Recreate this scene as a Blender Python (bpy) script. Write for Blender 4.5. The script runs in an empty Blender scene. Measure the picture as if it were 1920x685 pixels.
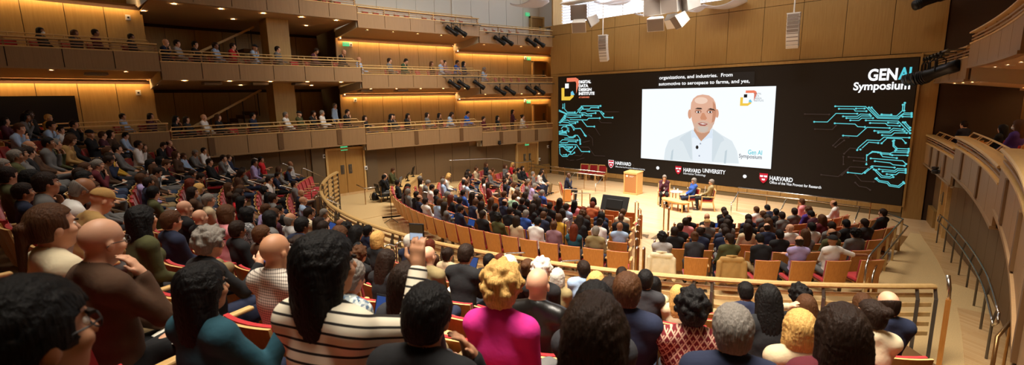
import bpy, bmesh, math, random
import numpy as np
from mathutils import Vector, Matrix
random.seed(7)
rng = np.random.RandomState(5)
SC = bpy.context.scene
COL = SC.collection
PI = math.pi

# ---------------------------------------------------------------- place and camera
# the hall: u = across (to the right seen from the seats), v = away from the stage wall, z = up
# Blender: x = u, y = -v, z = z
FPX = 900.0
PITCH, ROLL, CAMH = math.radians(10.095), math.radians(-1.079), 5.0
PCX, PCY = 960.0, 342.5
_n = np.array([0.70912, -0.70509]); _n /= np.hypot(*_n)
_m = np.array([_n[1], -_n[0]])
CAM = np.array([10.825, 23.9626, CAMH])

def ray(x, y):
    """direction in hall coordinates of the sight line through a pixel of the 1920x685 photograph"""
    cr, sr = math.cos(ROLL), math.sin(ROLL)
    dx, dy = x - PCX, y - PCY
    a = cr*dx + sr*dy; b = -sr*dx + cr*dy
    c, s = math.cos(PITCH), math.sin(PITCH)
    d = np.array([a, FPX*c - b*s, -FPX*s - b*c])
    return np.array([d[:2] @ _n, d[:2] @ _m, d[2]])

def at_z(x, y, z):
    d = ray(x, y); return CAM + d*((z - CAMH)/d[2])

def at_v(x, y, v):
    d = ray(x, y); return CAM + d*((v - CAM[1])/d[1])

def at_u(x, y, u):
    d = ray(x, y); return CAM + d*((u - CAM[0])/d[0])

def hit_side(s, x, y, d=0.0, vmin=-4.0, vmax=27.0):
    """where a sight line meets the vertical surface d metres behind the curved balcony front of side s"""
    r = ray(x, y); prev = None
    for t in np.arange(.002, .06, .00005):
        p = CAM + r*t; g = s*p[0] - (U(p[1]) + d)
        if prev is not None and prev < 0 <= g and vmin <= p[1] <= vmax: return p
        prev = g
    print('no hit', s, x, y, d)
    return None

def project(u, v, z):
    q = np.array([u, v]) - CAM[:2]
    X = q[0]*_n[0] + q[1]*_m[0]; Y = q[0]*_n[1] + q[1]*_m[1]
    Z = z - CAMH
    c, s = math.cos(PITCH), math.sin(PITCH)
    d = Y*c - Z*s; up = Y*s + Z*c
    if d < 0.05: return None
    x = FPX*X/d; y = -FPX*up/d
    cr, sr = math.cos(ROLL), math.sin(ROLL)
    return np.array([PCX + cr*x - sr*y, PCY + sr*x + cr*y, d])

cam = bpy.data.cameras.new('camera')
cam.sensor_width = 36.0; cam.sensor_fit = 'HORIZONTAL'
cam.lens = FPX/1920.0*36.0
cam.clip_start = 0.05; cam.clip_end = 200
cam.dof.use_dof = True; cam.dof.focus_distance = 17.0; cam.dof.aperture_fstop = 3.2
co = bpy.data.objects.new('camera', cam); COL.objects.link(co)
def _w(d): return Vector((d[0], -d[1], d[2])).normalized()
_fw = _w(ray(PCX, PCY)); _rt = _w(ray(PCX + 1000, PCY) - ray(PCX, PCY)); _up = _rt.cross(_fw)
co.matrix_world = Matrix(((_rt.x, _up.x, -_fw.x, CAM[0]), (_rt.y, _up.y, -_fw.y, -CAM[1]),
                          (_rt.z, _up.z, -_fw.z, CAM[2]), (0, 0, 0, 1)))
SC.camera = co

# ---------------------------------------------------------------- light and exposure
SC.view_settings.view_transform = 'Standard'
SC.view_settings.look = 'None'
SC.view_settings.exposure = 0.0
SC.view_settings.gamma = 1.0
SC.view_settings.use_curve_mapping = False
wd = bpy.data.worlds.new('world'); SC.world = wd; wd.use_nodes = True
wd.node_tree.nodes['Background'].inputs[0].default_value = (1.0, 0.72, 0.45, 1)
wd.node_tree.nodes['Background'].inputs[1].default_value = 0.012

def area(name, u, v, z, tu, tv, tz, sx, sy, power, col, spread=180):
    l = bpy.data.lights.new(name, 'AREA'); l.shape = 'RECTANGLE'; l.size = sx; l.size_y = sy
    l.energy = power; l.color = col; l.spread = math.radians(spread)
    o = bpy.data.objects.new(name, l); COL.objects.link(o)
    o.location = (u, -v, z)
    d = Vector((tu - u, -(tv - v), tz - z))
    o.rotation_euler = d.to_track_quat('-Z', 'Y').to_euler()
    return o
WARM = (1.0, 0.90, 0.76)
area('stage_wash_light', 0.6, 6.0, 12.6, 0.6, 3.4, 0, 7, 3, 640, (1.0, 0.92, 0.82), 62)
area('house_light_front', 0, 10.5, 12.8, 0, 10.0, 0, 12, 4, 1150, WARM, 90)
area('house_light_far', -5, 12, 12.6, -11, 9.5, 3, 6, 4, 290, WARM, 95)
area('house_light_rear', 8, 21.5, 13.2, 8, 19, 2, 6, 4, 680, WARM, 62)
area('house_light_rear_far', 0, 22, 13.2, 0, 20, 2, 8, 4, 230, WARM, 75)
area('wall_wash_light', 0, 4.0, 11.6, 0, 0, 7.0, 15, 0.8, 200, (1.0, 0.92, 0.80), 120)
area('daylight_from_clerestory', 0, 0.1, 11.2, -10, 7, 10.5, 14, 2.6, 680, (0.92, 0.97, 1.0), 170)

# ---------------------------------------------------------------- mesh helper
def to_b(P):
    P = np.asarray(P, float).reshape(-1, 3).copy(); P[:, 1] *= -1; return P

class MB:
    """collects boxes, bars, tubes and sweeps and links them as ONE mesh object"""
    def __init__(self, local=False):
        self.v = []; self.f = []; self.m = []; self.local = local
    def add(self, V, Fs, mi=0):
        b = len(self.v)
        self.v.extend([tuple(map(float, p)) for p in V])
        for f in Fs:
            self.f.append([b + i for i in f]); self.m.append(mi)
        return self
    def box(self, c, s, R=None, mi=0):
        x, y, z = s[0]/2, s[1]/2, s[2]/2
        P = [Vector(p) for p in ((-x,-y,-z),(x,-y,-z),(x,y,-z),(-x,y,-z),(-x,-y,z),(x,-y,z),(x,y,z),(-x,y,z))]
        if R is not None: P = [R @ p for p in P]
        c = Vector(c)
        return self.add([p + c for p in P], [(0,3,2,1),(4,5,6,7),(0,1,5,4),(1,2,6,5),(2,3,7,6),(3,0,4,7)], mi)
    def bbox(self, c, s, bev=0.01, R=None, mi=0):
        """a box with chamfered edges"""
        bm = bmesh.new(); bmesh.ops.create_cube(bm, size=1)
        for v in bm.verts: v.co = Vector((v.co.x*s[0], v.co.y*s[1], v.co.z*s[2]))
        bmesh.ops.bevel(bm, geom=bm.edges[:], offset=min(bev, min(s)*0.45), segments=2, affect='EDGES', profile=0.5)
        bm.verts.index_update(); c = Vector(c)
        V = [((R @ v.co) if R is not None else v.co) + c for v in bm.verts]
        Fs = [[v.index for v in f.verts] for f in bm.faces]; bm.free()
        return self.add(V, Fs, mi)
    def beam(self, p, q, w, h, mi=0):
        p, q = Vector(p), Vector(q); d = (q - p)
        if d.length < 1e-6: return self
        x = d.normalized(); up = Vector((0, 0, 1))
        if abs(x.z) > 0.97: up = Vector((0, 1, 0))
        y = up.cross(x).normalized(); z = x.cross(y)
        R = Matrix((x, y, z)).transposed()
        return self.box((p + q)/2, (d.length, w, h), R, mi)
    def tube(self, pts, r, n=8, mi=0, closed=False):
        pts = [Vector(p) for p in pts]; N = len(pts); V = []; Fs = []
        rr = r if hasattr(r, '__len__') else [r]*N
        ref = None
        for i, p in enumerate(pts):
            a = pts[(i-1) % N] if (closed or i > 0) else p
            b = pts[(i+1) % N] if (closed or i < N-1) else p
            t = (b - a).normalized()
            if ref is None:
                ref = Vector((0,0,1)) if abs(t.z) < 0.9 else Vector((1,0,0))
            s = (ref - t*ref.dot(t)).normalized(); ref = s; w = t.cross(s)
            for k in range(n):
                an = 2*PI*k/n
                V.append(p + (s*math.cos(an) + w*math.sin(an))*rr[i])
        M = N if closed else N - 1
        for i in range(M):
            for k in range(n):
                a, b = i*n + k, i*n + (k+1) % n; c, d = ((i+1) % N)*n + (k+1) % n, ((i+1) % N)*n + k
                Fs.append((a, b, c, d))
        if not closed:
            Fs.append(tuple(range(n))[::-1]); Fs.append(tuple((N-1)*n + k for k in range(n)))
        return self.add(V, Fs, mi)
    def lathe(self, prof, c=(0,0,0), n=20, R=None, mi=0):
        V = []; Fs = []; c = Vector(c)
        for r, z in prof:
            for k in range(n):
                p = Vector((r*math.cos(2*PI*k/n), r*math.sin(2*PI*k/n), z))
                V.append((R @ p if R is not None else p) + c)
        L = len(prof)
        for i in range(L-1):
            for k in range(n):
                Fs.append((i*n+k, i*n+(k+1) % n, (i+1)*n+(k+1) % n, (i+1)*n+k))
        Fs.append(tuple(range(n))[::-1]); Fs.append(tuple((L-1)*n+k for k in range(n)))
        return self.add(V, Fs, mi)
    def prism(self, poly, vec, mi=0):
        """an extruded polygon (3D points) along vec"""
        n = len(poly); vec = Vector(vec); P = [Vector(p) for p in poly]
        V = P + [p + vec for p in P]
        Fs = [tuple(range(n))[::-1], tuple(range(n, 2*n))]
        for i in range(n):
            j = (i+1) % n; Fs.append((i, j, n+j, n+i))
        return self.add(V, Fs, mi)
    def loft(self, secs, mi=0, closed=False, caps=True):
        """sections (equal-length closed loops of 3D points) joined one after the other"""
        n = len(secs[0]); V = [p for s in secs for p in s]; Fs = []; N = len(secs)
        for i in range(N if closed else N-1):
            j = (i+1) % N
            for k in range(n):
                l = (k+1) % n; Fs.append((i*n+k, i*n+l, j*n+l, j*n+k))
        if caps and not closed:
            Fs.append(tuple(range(n))[::-1]); Fs.append(tuple((N-1)*n+k for k in range(n)))
        return self.add(V, Fs, mi)
    def mesh(self, name):
        me = bpy.data.meshes.new(name)
        V = np.array(self.v, float).reshape(-1, 3)
        if not self.local: V = to_b(V)
        me.from_pydata(V.tolist(), [], self.f)
        me.polygons.foreach_set('material_index', self.m)
        bm = bmesh.new(); bm.from_mesh(me)
        bmesh.ops.recalc_face_normals(bm, faces=bm.faces[:]); bm.to_mesh(me); bm.free()
        return me
    def build(self, name, mats, parent=None, smooth=False, origin=None):
        me = self.mesh(name)
        for m in (mats if isinstance(mats, (list, tuple)) else [mats]): me.materials.append(m)
        return link(name, me, parent, smooth)

def link(name, me, parent=None, smooth=False):
    if smooth: me.polygons.foreach_set('use_smooth', [True]*len(me.polygons))
    o = bpy.data.objects.new(name, me); COL.objects.link(o)
    if parent is not None: o.parent = parent
    return o

def tag(o, label=None, cat=None, group=None, kind=None):
    if label: o['label'] = label
    if cat: o['category'] = cat
    if group: o['group'] = group
    if kind: o['kind'] = kind
    return o

def structure(o): o['kind'] = 'structure'; return o

def empty(name, loc, rz=0, label=None, cat=None, group=None):
    """loc in hall coordinates; rz a heading in Blender's frame"""
    o = bpy.data.objects.new(name, None); COL.objects.link(o)
    o.empty_display_size = 0.1
    o.location = (loc[0], -loc[1], loc[2]); o.rotation_euler = (0, 0, rz)
    return tag(o, label, cat, group)

def copy_tree(o, parent=None):
    c = o.copy(); COL.objects.link(c)
    if parent is not None: c.parent = parent
    for ch in o.children: copy_tree(ch, c)
    return c

def heading(u, v, tu=0.0, tv=2.8):
    """rotation about z that turns a thing's +Y towards a point of the hall"""
    return math.atan2(-(tv - v), tu - u) - PI/2
ORD = ['zeroth','first','second','third','fourth','fifth','sixth','seventh','eighth','ninth','tenth','eleventh','twelfth',
       'thirteenth','fourteenth','fifteenth','sixteenth','seventeenth','eighteenth','nineteenth','twentieth']
def ordn(i):
    if i < len(ORD): return ORD[i]
    return ('twenty-' + ORD[i-20]) if 20 < i < 30 else ('thirtieth' if i == 30 else 'thirty-' + ORD[i-30] if i < 40 else 'fortieth' if i == 40 else 'forty-' + ORD[min(i-40, 9)])

# ---------------------------------------------------------------- materials
def lin(c):
    if isinstance(c, str):
        c = [int(c[i:i+2], 16)/255 for i in (0, 2, 4)]
    return tuple(x/12.92 if x <= 0.04045 else ((x+0.055)/1.055)**2.4 for x in c) + (1,)

def mat(name, col, rough=0.6, metal=0.0, emit=None, estr=1.0, noise=0.0, nscale=30, alpha=1.0, trans=0.0, bump=0.0, sheen=0.0):
    m = bpy.data.materials.new(name); m.use_nodes = True
    nt = m.node_tree; b = nt.nodes['Principled BSDF']
    c = lin(col)
    b.inputs['Base Color'].default_value = c
    b.inputs['Roughness'].default_value = rough; b.inputs['Metallic'].default_value = metal
    b.inputs['Alpha'].default_value = alpha
    if trans: b.inputs['Transmission Weight'].default_value = trans
    if sheen: b.inputs['Sheen Weight'].default_value = sheen
    if emit is not None:
        b.inputs['Emission Color'].default_value = lin(emit); b.inputs['Emission Strength'].default_value = estr
    if noise or bump:
        tc = nt.nodes.new('ShaderNodeTexCoord'); nz = nt.nodes.new('ShaderNodeTexNoise')
        nz.inputs['Scale'].default_value = nscale; nz.inputs['Detail'].default_value = 3
        nt.links.new(tc.outputs['Object'], nz.inputs['Vector'])
        if noise:
            mx = nt.nodes.new('ShaderNodeMix'); mx.data_type = 'RGBA'
            mx.inputs[6].default_value = tuple(x*(1-noise) for x in c[:3]) + (1,)
            mx.inputs[7].default_value = tuple(min(1, x*(1+noise)) for x in c[:3]) + (1,)
            nt.links.new(nz.outputs[0], mx.inputs[0]); nt.links.new(mx.outputs[2], b.inputs['Base Color'])
        if bump:
            bp = nt.nodes.new('ShaderNodeBump'); bp.inputs['Strength'].default_value = bump; bp.inputs['Distance'].default_value = 0.02
            nt.links.new(nz.outputs[0], bp.inputs['Height']); nt.links.new(bp.outputs[0], b.inputs['Normal'])
    return m

def wood(name, c1, c2, rough=0.42, stretch=(9, 9, 0.5), spec=0.4):
    """straight-grained veneer: noise stretched along the grain"""
    m = bpy.data.materials.new(name); m.use_nodes = True
    nt = m.node_tree; b = nt.nodes['Principled BSDF']
    tc = nt.nodes.new('ShaderNodeTexCoord'); mp = nt.nodes.new('ShaderNodeMapping')
    mp.inputs['Scale'].default_value = stretch
    nz = nt.nodes.new('ShaderNodeTexNoise'); nz.inputs['Scale'].default_value = 3.0; nz.inputs['Detail'].default_value = 5
    nz.inputs['Roughness'].default_value = 0.65
    rp = nt.nodes.new('ShaderNodeValToRGB')
    rp.color_ramp.elements[0].position = 0.3; rp.color_ramp.elements[1].position = 0.7
    rp.color_ramp.elements[0].color = lin(c1); rp.color_ramp.elements[1].color = lin(c2)
    nt.links.new(tc.outputs['Object'], mp.inputs['Vector']); nt.links.new(mp.outputs[0], nz.inputs['Vector'])
    nt.links.new(nz.outputs[0], rp.inputs[0]); nt.links.new(rp.outputs[0], b.inputs['Base Color'])
    b.inputs['Roughness'].default_value = rough
    b.inputs['Specular IOR Level'].default_value = spec
    return m

def planks(name, c1, c2, cm, rot, wlen=1.6, wid=0.07, rough=0.3):
    m = bpy.data.materials.new(name); m.use_nodes = True
    nt = m.node_tree; b = nt.nodes['Principled BSDF']
    tc = nt.nodes.new('ShaderNodeTexCoord'); mp = nt.nodes.new('ShaderNodeMapping')
    mp.inputs['Rotation'].default_value = (0, 0, rot)
    br = nt.nodes.new('ShaderNodeTexBrick'); br.inputs['Scale'].default_value = 1.0
    br.inputs['Brick Width'].default_value = wlen; br.inputs['Row Height'].default_value = wid
    br.inputs['Mortar Size'].default_value = 0.0012; br.inputs['Mortar Smooth'].default_value = 0.3
    br.inputs['Color1'].default_value = lin(c1); br.inputs['Color2'].default_value = lin(c2); br.inputs['Mortar'].default_value = lin(cm)
    nt.links.new(tc.outputs['Object'], mp.inputs['Vector']); nt.links.new(mp.outputs[0], br.inputs['Vector'])
    nt.links.new(br.outputs['Color'], b.inputs['Base Color'])
    b.inputs['Roughness'].default_value = rough
    return m

def hair_mat(name, col):
    m = mat(name, col, 0.58, noise=0.35, nscale=40)
    m.node_tree.nodes['Principled BSDF'].inputs['Specular IOR Level'].default_value = 0.22
    nt = m.node_tree; b = nt.nodes['Principled BSDF']; tc = nt.nodes.new('ShaderNodeTexCoord'); mp = nt.nodes.new('ShaderNodeMapping')
    mp.inputs['Scale'].default_value = (95, 60, 9); nz = nt.nodes.new('ShaderNodeTexNoise'); nz.inputs['Scale'].default_value = 1.6; nz.inputs['Detail'].default_value = 4
    nt.links.new(tc.outputs['Object'], mp.inputs['Vector']); nt.links.new(mp.outputs[0], nz.inputs['Vector'])
    bp = nt.nodes.new('ShaderNodeBump'); bp.inputs['Strength'].default_value = 0.75; bp.inputs['Distance'].default_value = 0.012
    nt.links.new(nz.outputs[0], bp.inputs['Height']); nt.links.new(bp.outputs[0], b.inputs['Normal'])
    mx = [n for n in nt.nodes if n.type == 'MIX'][0]; nt.links.new(nz.outputs[0], mx.inputs[0])
    mx.inputs[6].default_value = tuple(x*0.45 for x in lin(col)[:3]) + (1,); mx.inputs[7].default_value = tuple(min(1, x*1.7) for x in lin(col)[:3]) + (1,)
    return m

def cloth_pattern(name, kind, c1, c2, scale, rough=0.9):
    m = bpy.data.materials.new(name); m.use_nodes = True
    nt = m.node_tree; b = nt.nodes['Principled BSDF']; b.inputs['Roughness'].default_value = rough
    tc = nt.nodes.new('ShaderNodeTexCoord'); sp = nt.nodes.new('ShaderNodeSeparateXYZ')
    nt.links.new(tc.outputs['Object'], sp.inputs[0])
    def mth(op, a, bb=None):
        n = nt.nodes.new('ShaderNodeMath'); n.operation = op
        for i, x in enumerate((a, bb)):
            if x is None: continue
            if isinstance(x, (int, float)): n.inputs[i].default_value = x
            else: nt.links.new(x, n.inputs[i])
        return n.outputs[0]
    def band(src, period, duty):
        return mth('LESS_THAN', mth('FRACT', mth('DIVIDE', src, period)), duty)
    x, y, z = sp.outputs[0], sp.outputs[1], sp.outputs[2]
    if kind == 'stripe': f = band(mth('ADD', z, mth('MULTIPLY', y, 0.45)), scale, 0.24)
    elif kind == 'check': f = mth('MULTIPLY', mth('ADD', band(mth('ADD', x, y), scale, 0.3), band(z, scale, 0.3)), 0.6)
    elif kind == 'plaid': f = mth('MAXIMUM', band(mth('ADD', x, y), scale, 0.18), band(z, scale*1.3, 0.14))
    elif kind == 'diamond':
        a = mth('ADD', mth('MULTIPLY', x, 1.6), z); c = mth('SUBTRACT', mth('MULTIPLY', x, 1.6), z)
        f = mth('MAXIMUM', band(a, scale, 0.22), band(c, scale, 0.22))
        f = mth('MAXIMUM', f, mth('MULTIPLY', band(a, scale, 0.62), band(mth('ADD', c, scale*0.3), scale, 0.16)))
    else:
        v = nt.nodes.new('ShaderNodeTexVoronoi'); v.inputs['Scale'].default_value = scale
        nt.links.new(tc.outputs['Object'], v.inputs['Vector'])
        s2 = nt.nodes.new('ShaderNodeSeparateColor'); nt.links.new(v.outputs['Color'], s2.inputs[0])
        f = s2.outputs[0]
    mx = nt.nodes.new('ShaderNodeMix'); mx.data_type = 'RGBA'
    mx.inputs[6].default_value = lin(c1); mx.inputs[7].default_value = lin(c2)
    nt.links.new(f, mx.inputs[0]); nt.links.new(mx.outputs[2], b.inputs['Base Color'])
    return m

W_WALL = wood('wall_veneer', '96733f', 'a5824c', stretch=(7, 7, 0.35))
W_FASCIA = wood('balcony_veneer', '94744f', 'a28059', stretch=(7, 7, 0.35))
W_BACK = wood('rear_wall_veneer', 'a9844a', 'b99558', stretch=(6, 6, 0.4))
W_LIGHT = wood('pale_maple', 'c9a263', 'd8b478', stretch=(5, 5, 2))
W_SEAT = wood('seat_veneer', 'b57432', 'c98842', stretch=(14, 14, 1.2), rough=0.35)
W_SEATEDGE = wood('seat_edge', 'd2a869', 'dfb97d', stretch=(6, 6, 6))
W_LECT = wood('lectern_maple', 'd8a868', 'e3b878', stretch=(8, 8, 1))
W_DOOR = wood('door_veneer', 'a67a3e', 'b68a4c', stretch=(8, 8, 0.5))
M_SEAM = mat('dark_seam', '3a2412', 0.8)
M_TAUPE = mat('taupe_fabric_panel', '745b3c', 0.9, noise=0.10, nscale=60)
M_TAUPE2 = mat('taupe_pilaster', '6b573d', 0.8)
M_DARKP = mat('dark_pilaster', '6a4a26', 0.7)
M_PALE = mat('pale_upper_wall', 'ece7da', 0.8)
M_SOFFIT = mat('soffit_plaster', 'b89468', 0.85)
M_SOFFITW = mat('soffit_return_plaster', 'b9b09a', 0.85)
M_STAGE = planks('stage_boards', 'dcbd94', 'd2ae82', 'ac885a', 0.0, 1.9, 0.075, 0.2)
M_AISLE = planks('aisle_boards', 'd9b584', 'cda672', 'a5763f', 0.5, 1.4, 0.075, 0.2)
M_CARPET = mat('sand_carpet', 'c9ab78', 0.95, noise=0.28, nscale=55)
M_RISER = wood('platform_riser', 'b0793a', 'c28b49', stretch=(3, 3, 3))
M_DARKFLOOR = mat('dark_row_floor', '6e4d2b', 0.7, noise=0.1, nscale=8)
M_STEEL = mat('brushed_steel', 'd8d4cc', 0.22, 1.0)
M_BRASS = mat('warm_bronze_rail', 'b08a5a', 0.35, 0.9)
M_BLACK = mat('black_metal', '121212', 0.45, 0.3)
M_BLACKP = mat('black_plastic', '0d0d0f', 0.5)
M_GREYM = mat('grey_metal', '6f6a60', 0.4, 0.7)
M_RED = mat('red_upholstery', 'b4141c', 0.9, noise=0.15, nscale=90, sheen=0.3)
M_REDD = mat('deep_red_upholstery', '8e0f16', 0.9, noise=0.15, nscale=90)
M_WHITE = mat('white_paint', 'e8e6e0', 0.5)
M_SPK = mat('speaker_grille', '8a7f76', 0.6, noise=0.1, nscale=80)
M_SPKW = mat('white_speaker_case', 'dcd8d2', 0.5)
M_LAMP = mat('downlight_lens', 'ffffff', 0.5, emit='ffdfae', estr=90.0)
M_COVE = mat('cove_light_strip', 'ffffff', 0.5, emit='ffd193', estr=34.0)
M_EXIT = mat('exit_sign_green', '38b070', 0.5, emit='4fd08c', estr=0.8)
M_WIN = mat('bright_window_glass', 'ffffff', 0.4, emit='e6efff', estr=1.25)
M_BLIND = mat('glowing_blind_slat', 'eef0f2', 0.6, emit='dfe8ff', estr=0.5)  # slats also glow, standing in for daylight coming through them
# ================================================================ THE ROOM
_PV = np.array([0.0, 5.2, 12.15, 20.13, 28.0]); _PU = np.array([9.2, 10.2, 11.05, 11.13, 10.6])
_PC = np.polyfit(_PV, _PU, 4)
def U(v): return float(np.polyval(_PC, max(-2.6, min(v, 30))))
FAC = {'D': (0.0, 5.2, -0.35), 'C': (5.2, 12.15, 0.0), 'B': (12.15, 20.13, 0.31), 'A': (20.13, 28.0, 0.62)}
LEV = {1: (3.67, 1.11), 2: (6.55, 0.965), 3: (9.39, 0.958)}
LEVN = {1: 'lowest', 2: 'middle', 3: 'top'}
def vs(v0, v1, step=0.45):
    n = max(1, int(round((v1-v0)/step))); return [v0 + (v1-v0)*i/n for i in range(n+1)]
def along(mb, s, v0, v1, prof, mi=0, step=0.45):
    """a profile [(distance behind the balcony front, z)] swept along the curved balcony front of side s"""
    mb.loft([[(s*(U(v)+d), v, z) for d, z in prof] for v in vs(v0, v1, step)], mi)
def rect(d0, d1, z0, z1): return [(d0, z0), (d1, z0), (d1, z1), (d0, z1)]

# ---- stage floor, arena floor, platforms
mb = MB()
th = [math.radians(a) for a in np.linspace(-92, 92, 47)]
rs = np.linspace(0, 8.2, 17)
def arena_z(u, v):
    if v < 3.0: return 0.0
    return -0.35*max(0.0, min(1.0, (abs(u)-3.4)/2.2))
def top_at(u, v): return arena_z(u, v)
V = []; Fs = []
for i, r in enumerate(rs):
    for j, a in enumerate(th):
        u, v = r*math.sin(a), 2.98 + max(0, r*math.cos(a))
        V.append((u, v, arena_z(u, v)))
for i in range(len(rs)-1):
    for j in range(len(th)-1):
        Fs.append((i*len(th)+j, i*len(th)+j+1, (i+1)*len(th)+j+1, (i+1)*len(th)+j))
mb.add(V, Fs)
structure(mb.build('floor_arena', M_STAGE))
mb = MB(); mb.box((0, 1.2, -0.25), (23, 3.6, 0.5)); structure(mb.build('floor_stage', M_STAGE))
mb = MB(); mb.box((0, 16, -0.75), (27, 28, 0.5)); structure(mb.build('floor_base', M_DARKFLOOR))

CV = 2.8
def polar(r, a): return (r*math.sin(math.radians(a)), CV + r*math.cos(math.radians(a)))
def ring(mb, r0, r1, a0, a1, z0, z1, mi=0, step=3.0):
    n = max(1, int(math.ceil((a1-a0)/step))); secs = []
    for i in range(n+1):
        a = a0 + (a1-a0)*i/n
        p, q = polar(r0, a), polar(r1, a)
        secs.append([(*p, z0), (*q, z0), (*q, z1), (*p, z1)])
    mb.loft(secs, mi)
PITCHF = 0.97
def rowF(k): return 12.6 - PITCHF*k
def zC(k): return 0.45 - 0.075*k
def zS(k): return 0.45 - 0.12*k
def spanF(b, k):
    """the angles at which the seats of row k of a floor block begin and end"""
    r = rowF(k)
    if b == 'C': return (-24 + 0.7*k, 24 - 0.7*k)
    lim = min(math.degrees(math.acos(min(.9, 1.25/r))), math.degrees(math.asin(min(0.995, 9.15/r))))
    if b == 'R': return (26 + 1.1*k, lim)
    return (-lim, -(26 + 1.1*k))
mb = MB()
for k in range(7):
    r1 = rowF(k) + (0.42 if k else 0.5); r0 = rowF(k) - (0.55 if k < 6 else 0.75)
    ring(mb, r0, r1, -26.2, 26.2, -0.5, zC(k))
structure(mb.build('floor_platform_centre', M_AISLE))
for s, nm in ((1, 'near'), (-1, 'far')):
    mb = MB()
    for k in range(7):
        r1 = rowF(k) + (0.42 if k else 0.5); r0 = rowF(k) - (0.55 if k < 6 else 0.7)
        a1 = min(86.0, math.degrees(math.asin(min(0.998, 9.3/rowF(k)))))
        a = (25.0, a1) if s > 0 else (-a1, -25.0)
        ring(mb, r0, r1, a[0], a[1], -0.5, zS(k))
    structure(mb.build('floor_platform_' + nm, M_AISLE))

# cross aisle behind the floor blocks and the two ramps beside them
def rampz(v): return 0.45*max(0.0, min(1.0, (v-3.0)/8.0))
mb = MB(); ring(mb, 12.3, 15.35, -60, 60, 0.1, 0.44); structure(mb.build('floor_cross_aisle', M_CARPET))
for s, nm in ((1, 'near'), (-1, 'far')):
    mb = MB(); secs = []
    for v in vs(2.4, 17.0, 0.5):
        ui = 9.25 if v < 10.4 else max(6.0, 9.25 - (v-10.4)*1.0)
        uo = U(v) + 0.45
        z = rampz(v)
        secs.append([(s*ui, v, z-0.4), (s*uo, v, z-0.4), (s*uo, v, z+0.004), (s*ui, v, z+0.004)])
    mb.loft(secs); structure(mb.build('floor_ramp_' + nm, M_CARPET))
    mb = MB()   # timber border along the wall
    along(mb, s, 2.0, 17.0, rect(-0.18, 0.45, -0.3, -0.29))
    me_secs = []
    for v in vs(2.0, 17.0, 0.5):
        z = rampz(v) + 0.012
        me_secs.append([(s*(U(v)-0.16), v, z-0.3), (s*(U(v)+0.46), v, z-0.3), (s*(U(v)+0.46), v, z), (s*(U(v)-0.16), v, z)])
    mb = MB(); mb.loft(me_secs); structure(mb.build('floor_border_' + nm, M_AISLE))

# ---- raised block: concentric platforms
def rowR(k): return 16.35 + 0.9*k
def zR(k): return 0.78 + 0.3126*k
def lift(k, u):
    """the rear rows climb slightly towards the middle of the hall"""
    return 0.16*max(0.0, min(1.0, (8.4-u)/2.5))*max(0.0, min(1.0, (k-4)/2))
def zf(r):
    return 0.78 + 0.3126*max(0.0, (r-16.35)/0.9)
def ringR(mb, r0, r1, z0, z1, k=0):
    secs = []
    for a in np.linspace(-58, 58, 60):
        p, q = polar(r0, a), polar(r1, a)
        if abs(p[0]) > 11.6 or abs(q[0]) > 11.6: continue
        l = lift(k, p[0]); secs.append([(*p, z0), (*q, z0), (*q, z1+l), (*p, z1+l)])
    mb.loft(secs)
mb = MB()
for k in range(0, 11):
    r0 = rowR(k) - 0.6 if k else 15.25
    ringR(mb, r0, rowR(k) + 0.31, -0.2, zR(k), k)
structure(mb.build('floor_raised_rows', M_DARKFLOOR))

# ---- stage wall
WT = 9.33
mb = MB()
def panel_grid(mb, u0, u1, z0, z1, n, v, seams=0.018, mi=0):
    w = (u1-u0)/n
    for i in range(n):
        mb.box((u0 + w*(i+0.5), v, (z0+z1)/2), (w - seams, 0.06, z1-z0), mi=mi)
mb.box((0, -0.13, WT/2), (18.74, 0.14, WT), mi=1); mb.box((10.8, -0.13, WT/2), (2.9, 0.14, WT), mi=1)
panel_grid(mb, -9.35, 9.35, 6.36, 8.72, 12, -0.03)
panel_grid(mb, -9.35, 9.35, 8.74, WT, 12, -0.03)
for s in (-1, 1):
    mb.box((s*9.04, -0.03, 3.12), (0.6, 0.06, 6.24)); mb.box((s*9.04, -0.028, 6.305), (0.6, 0.06, 0.09))
    mb.box((s*8.76, 0.0, 3.33), (0.07, 0.16, 5.78))
mb.box((0, 0.0, 6.27), (17.6, 0.16, 0.12))
panel_grid(mb, -8.72, 8.72, 0.21, 0.47, 12, 0.0)
structure(mb.build('wall_stage', [W_WALL, M_SEAM]))
mb = MB(); mb.box((0, -0.02, 0.105), (17.45, 0.06, 0.205)); structure(mb.build('baseboard_stage', mat('recess_grey', '6b5a3c', 0.8)))

# clerestory window with blinds behind the top of the stage wall
mb = MB(); mb.box((0, -1.1, 11.4), (19.6, 0.05, 4.4)); win = structure(mb.build('window_1', M_WIN))
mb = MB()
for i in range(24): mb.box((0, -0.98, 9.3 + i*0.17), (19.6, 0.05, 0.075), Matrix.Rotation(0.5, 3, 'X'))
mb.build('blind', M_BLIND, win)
mb = MB()
for i in range(9): mb.box((-9.6 + i*2.4, -1.02, 11.4), (0.07, 0.06, 4.4))
mb.build('window_frame', M_WHITE, win)
mb = MB(); mb.box((0, -0.6, WT-0.03), (20, 1.1, 0.06)); structure(mb.build('trim_1', W_LIGHT))

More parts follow.
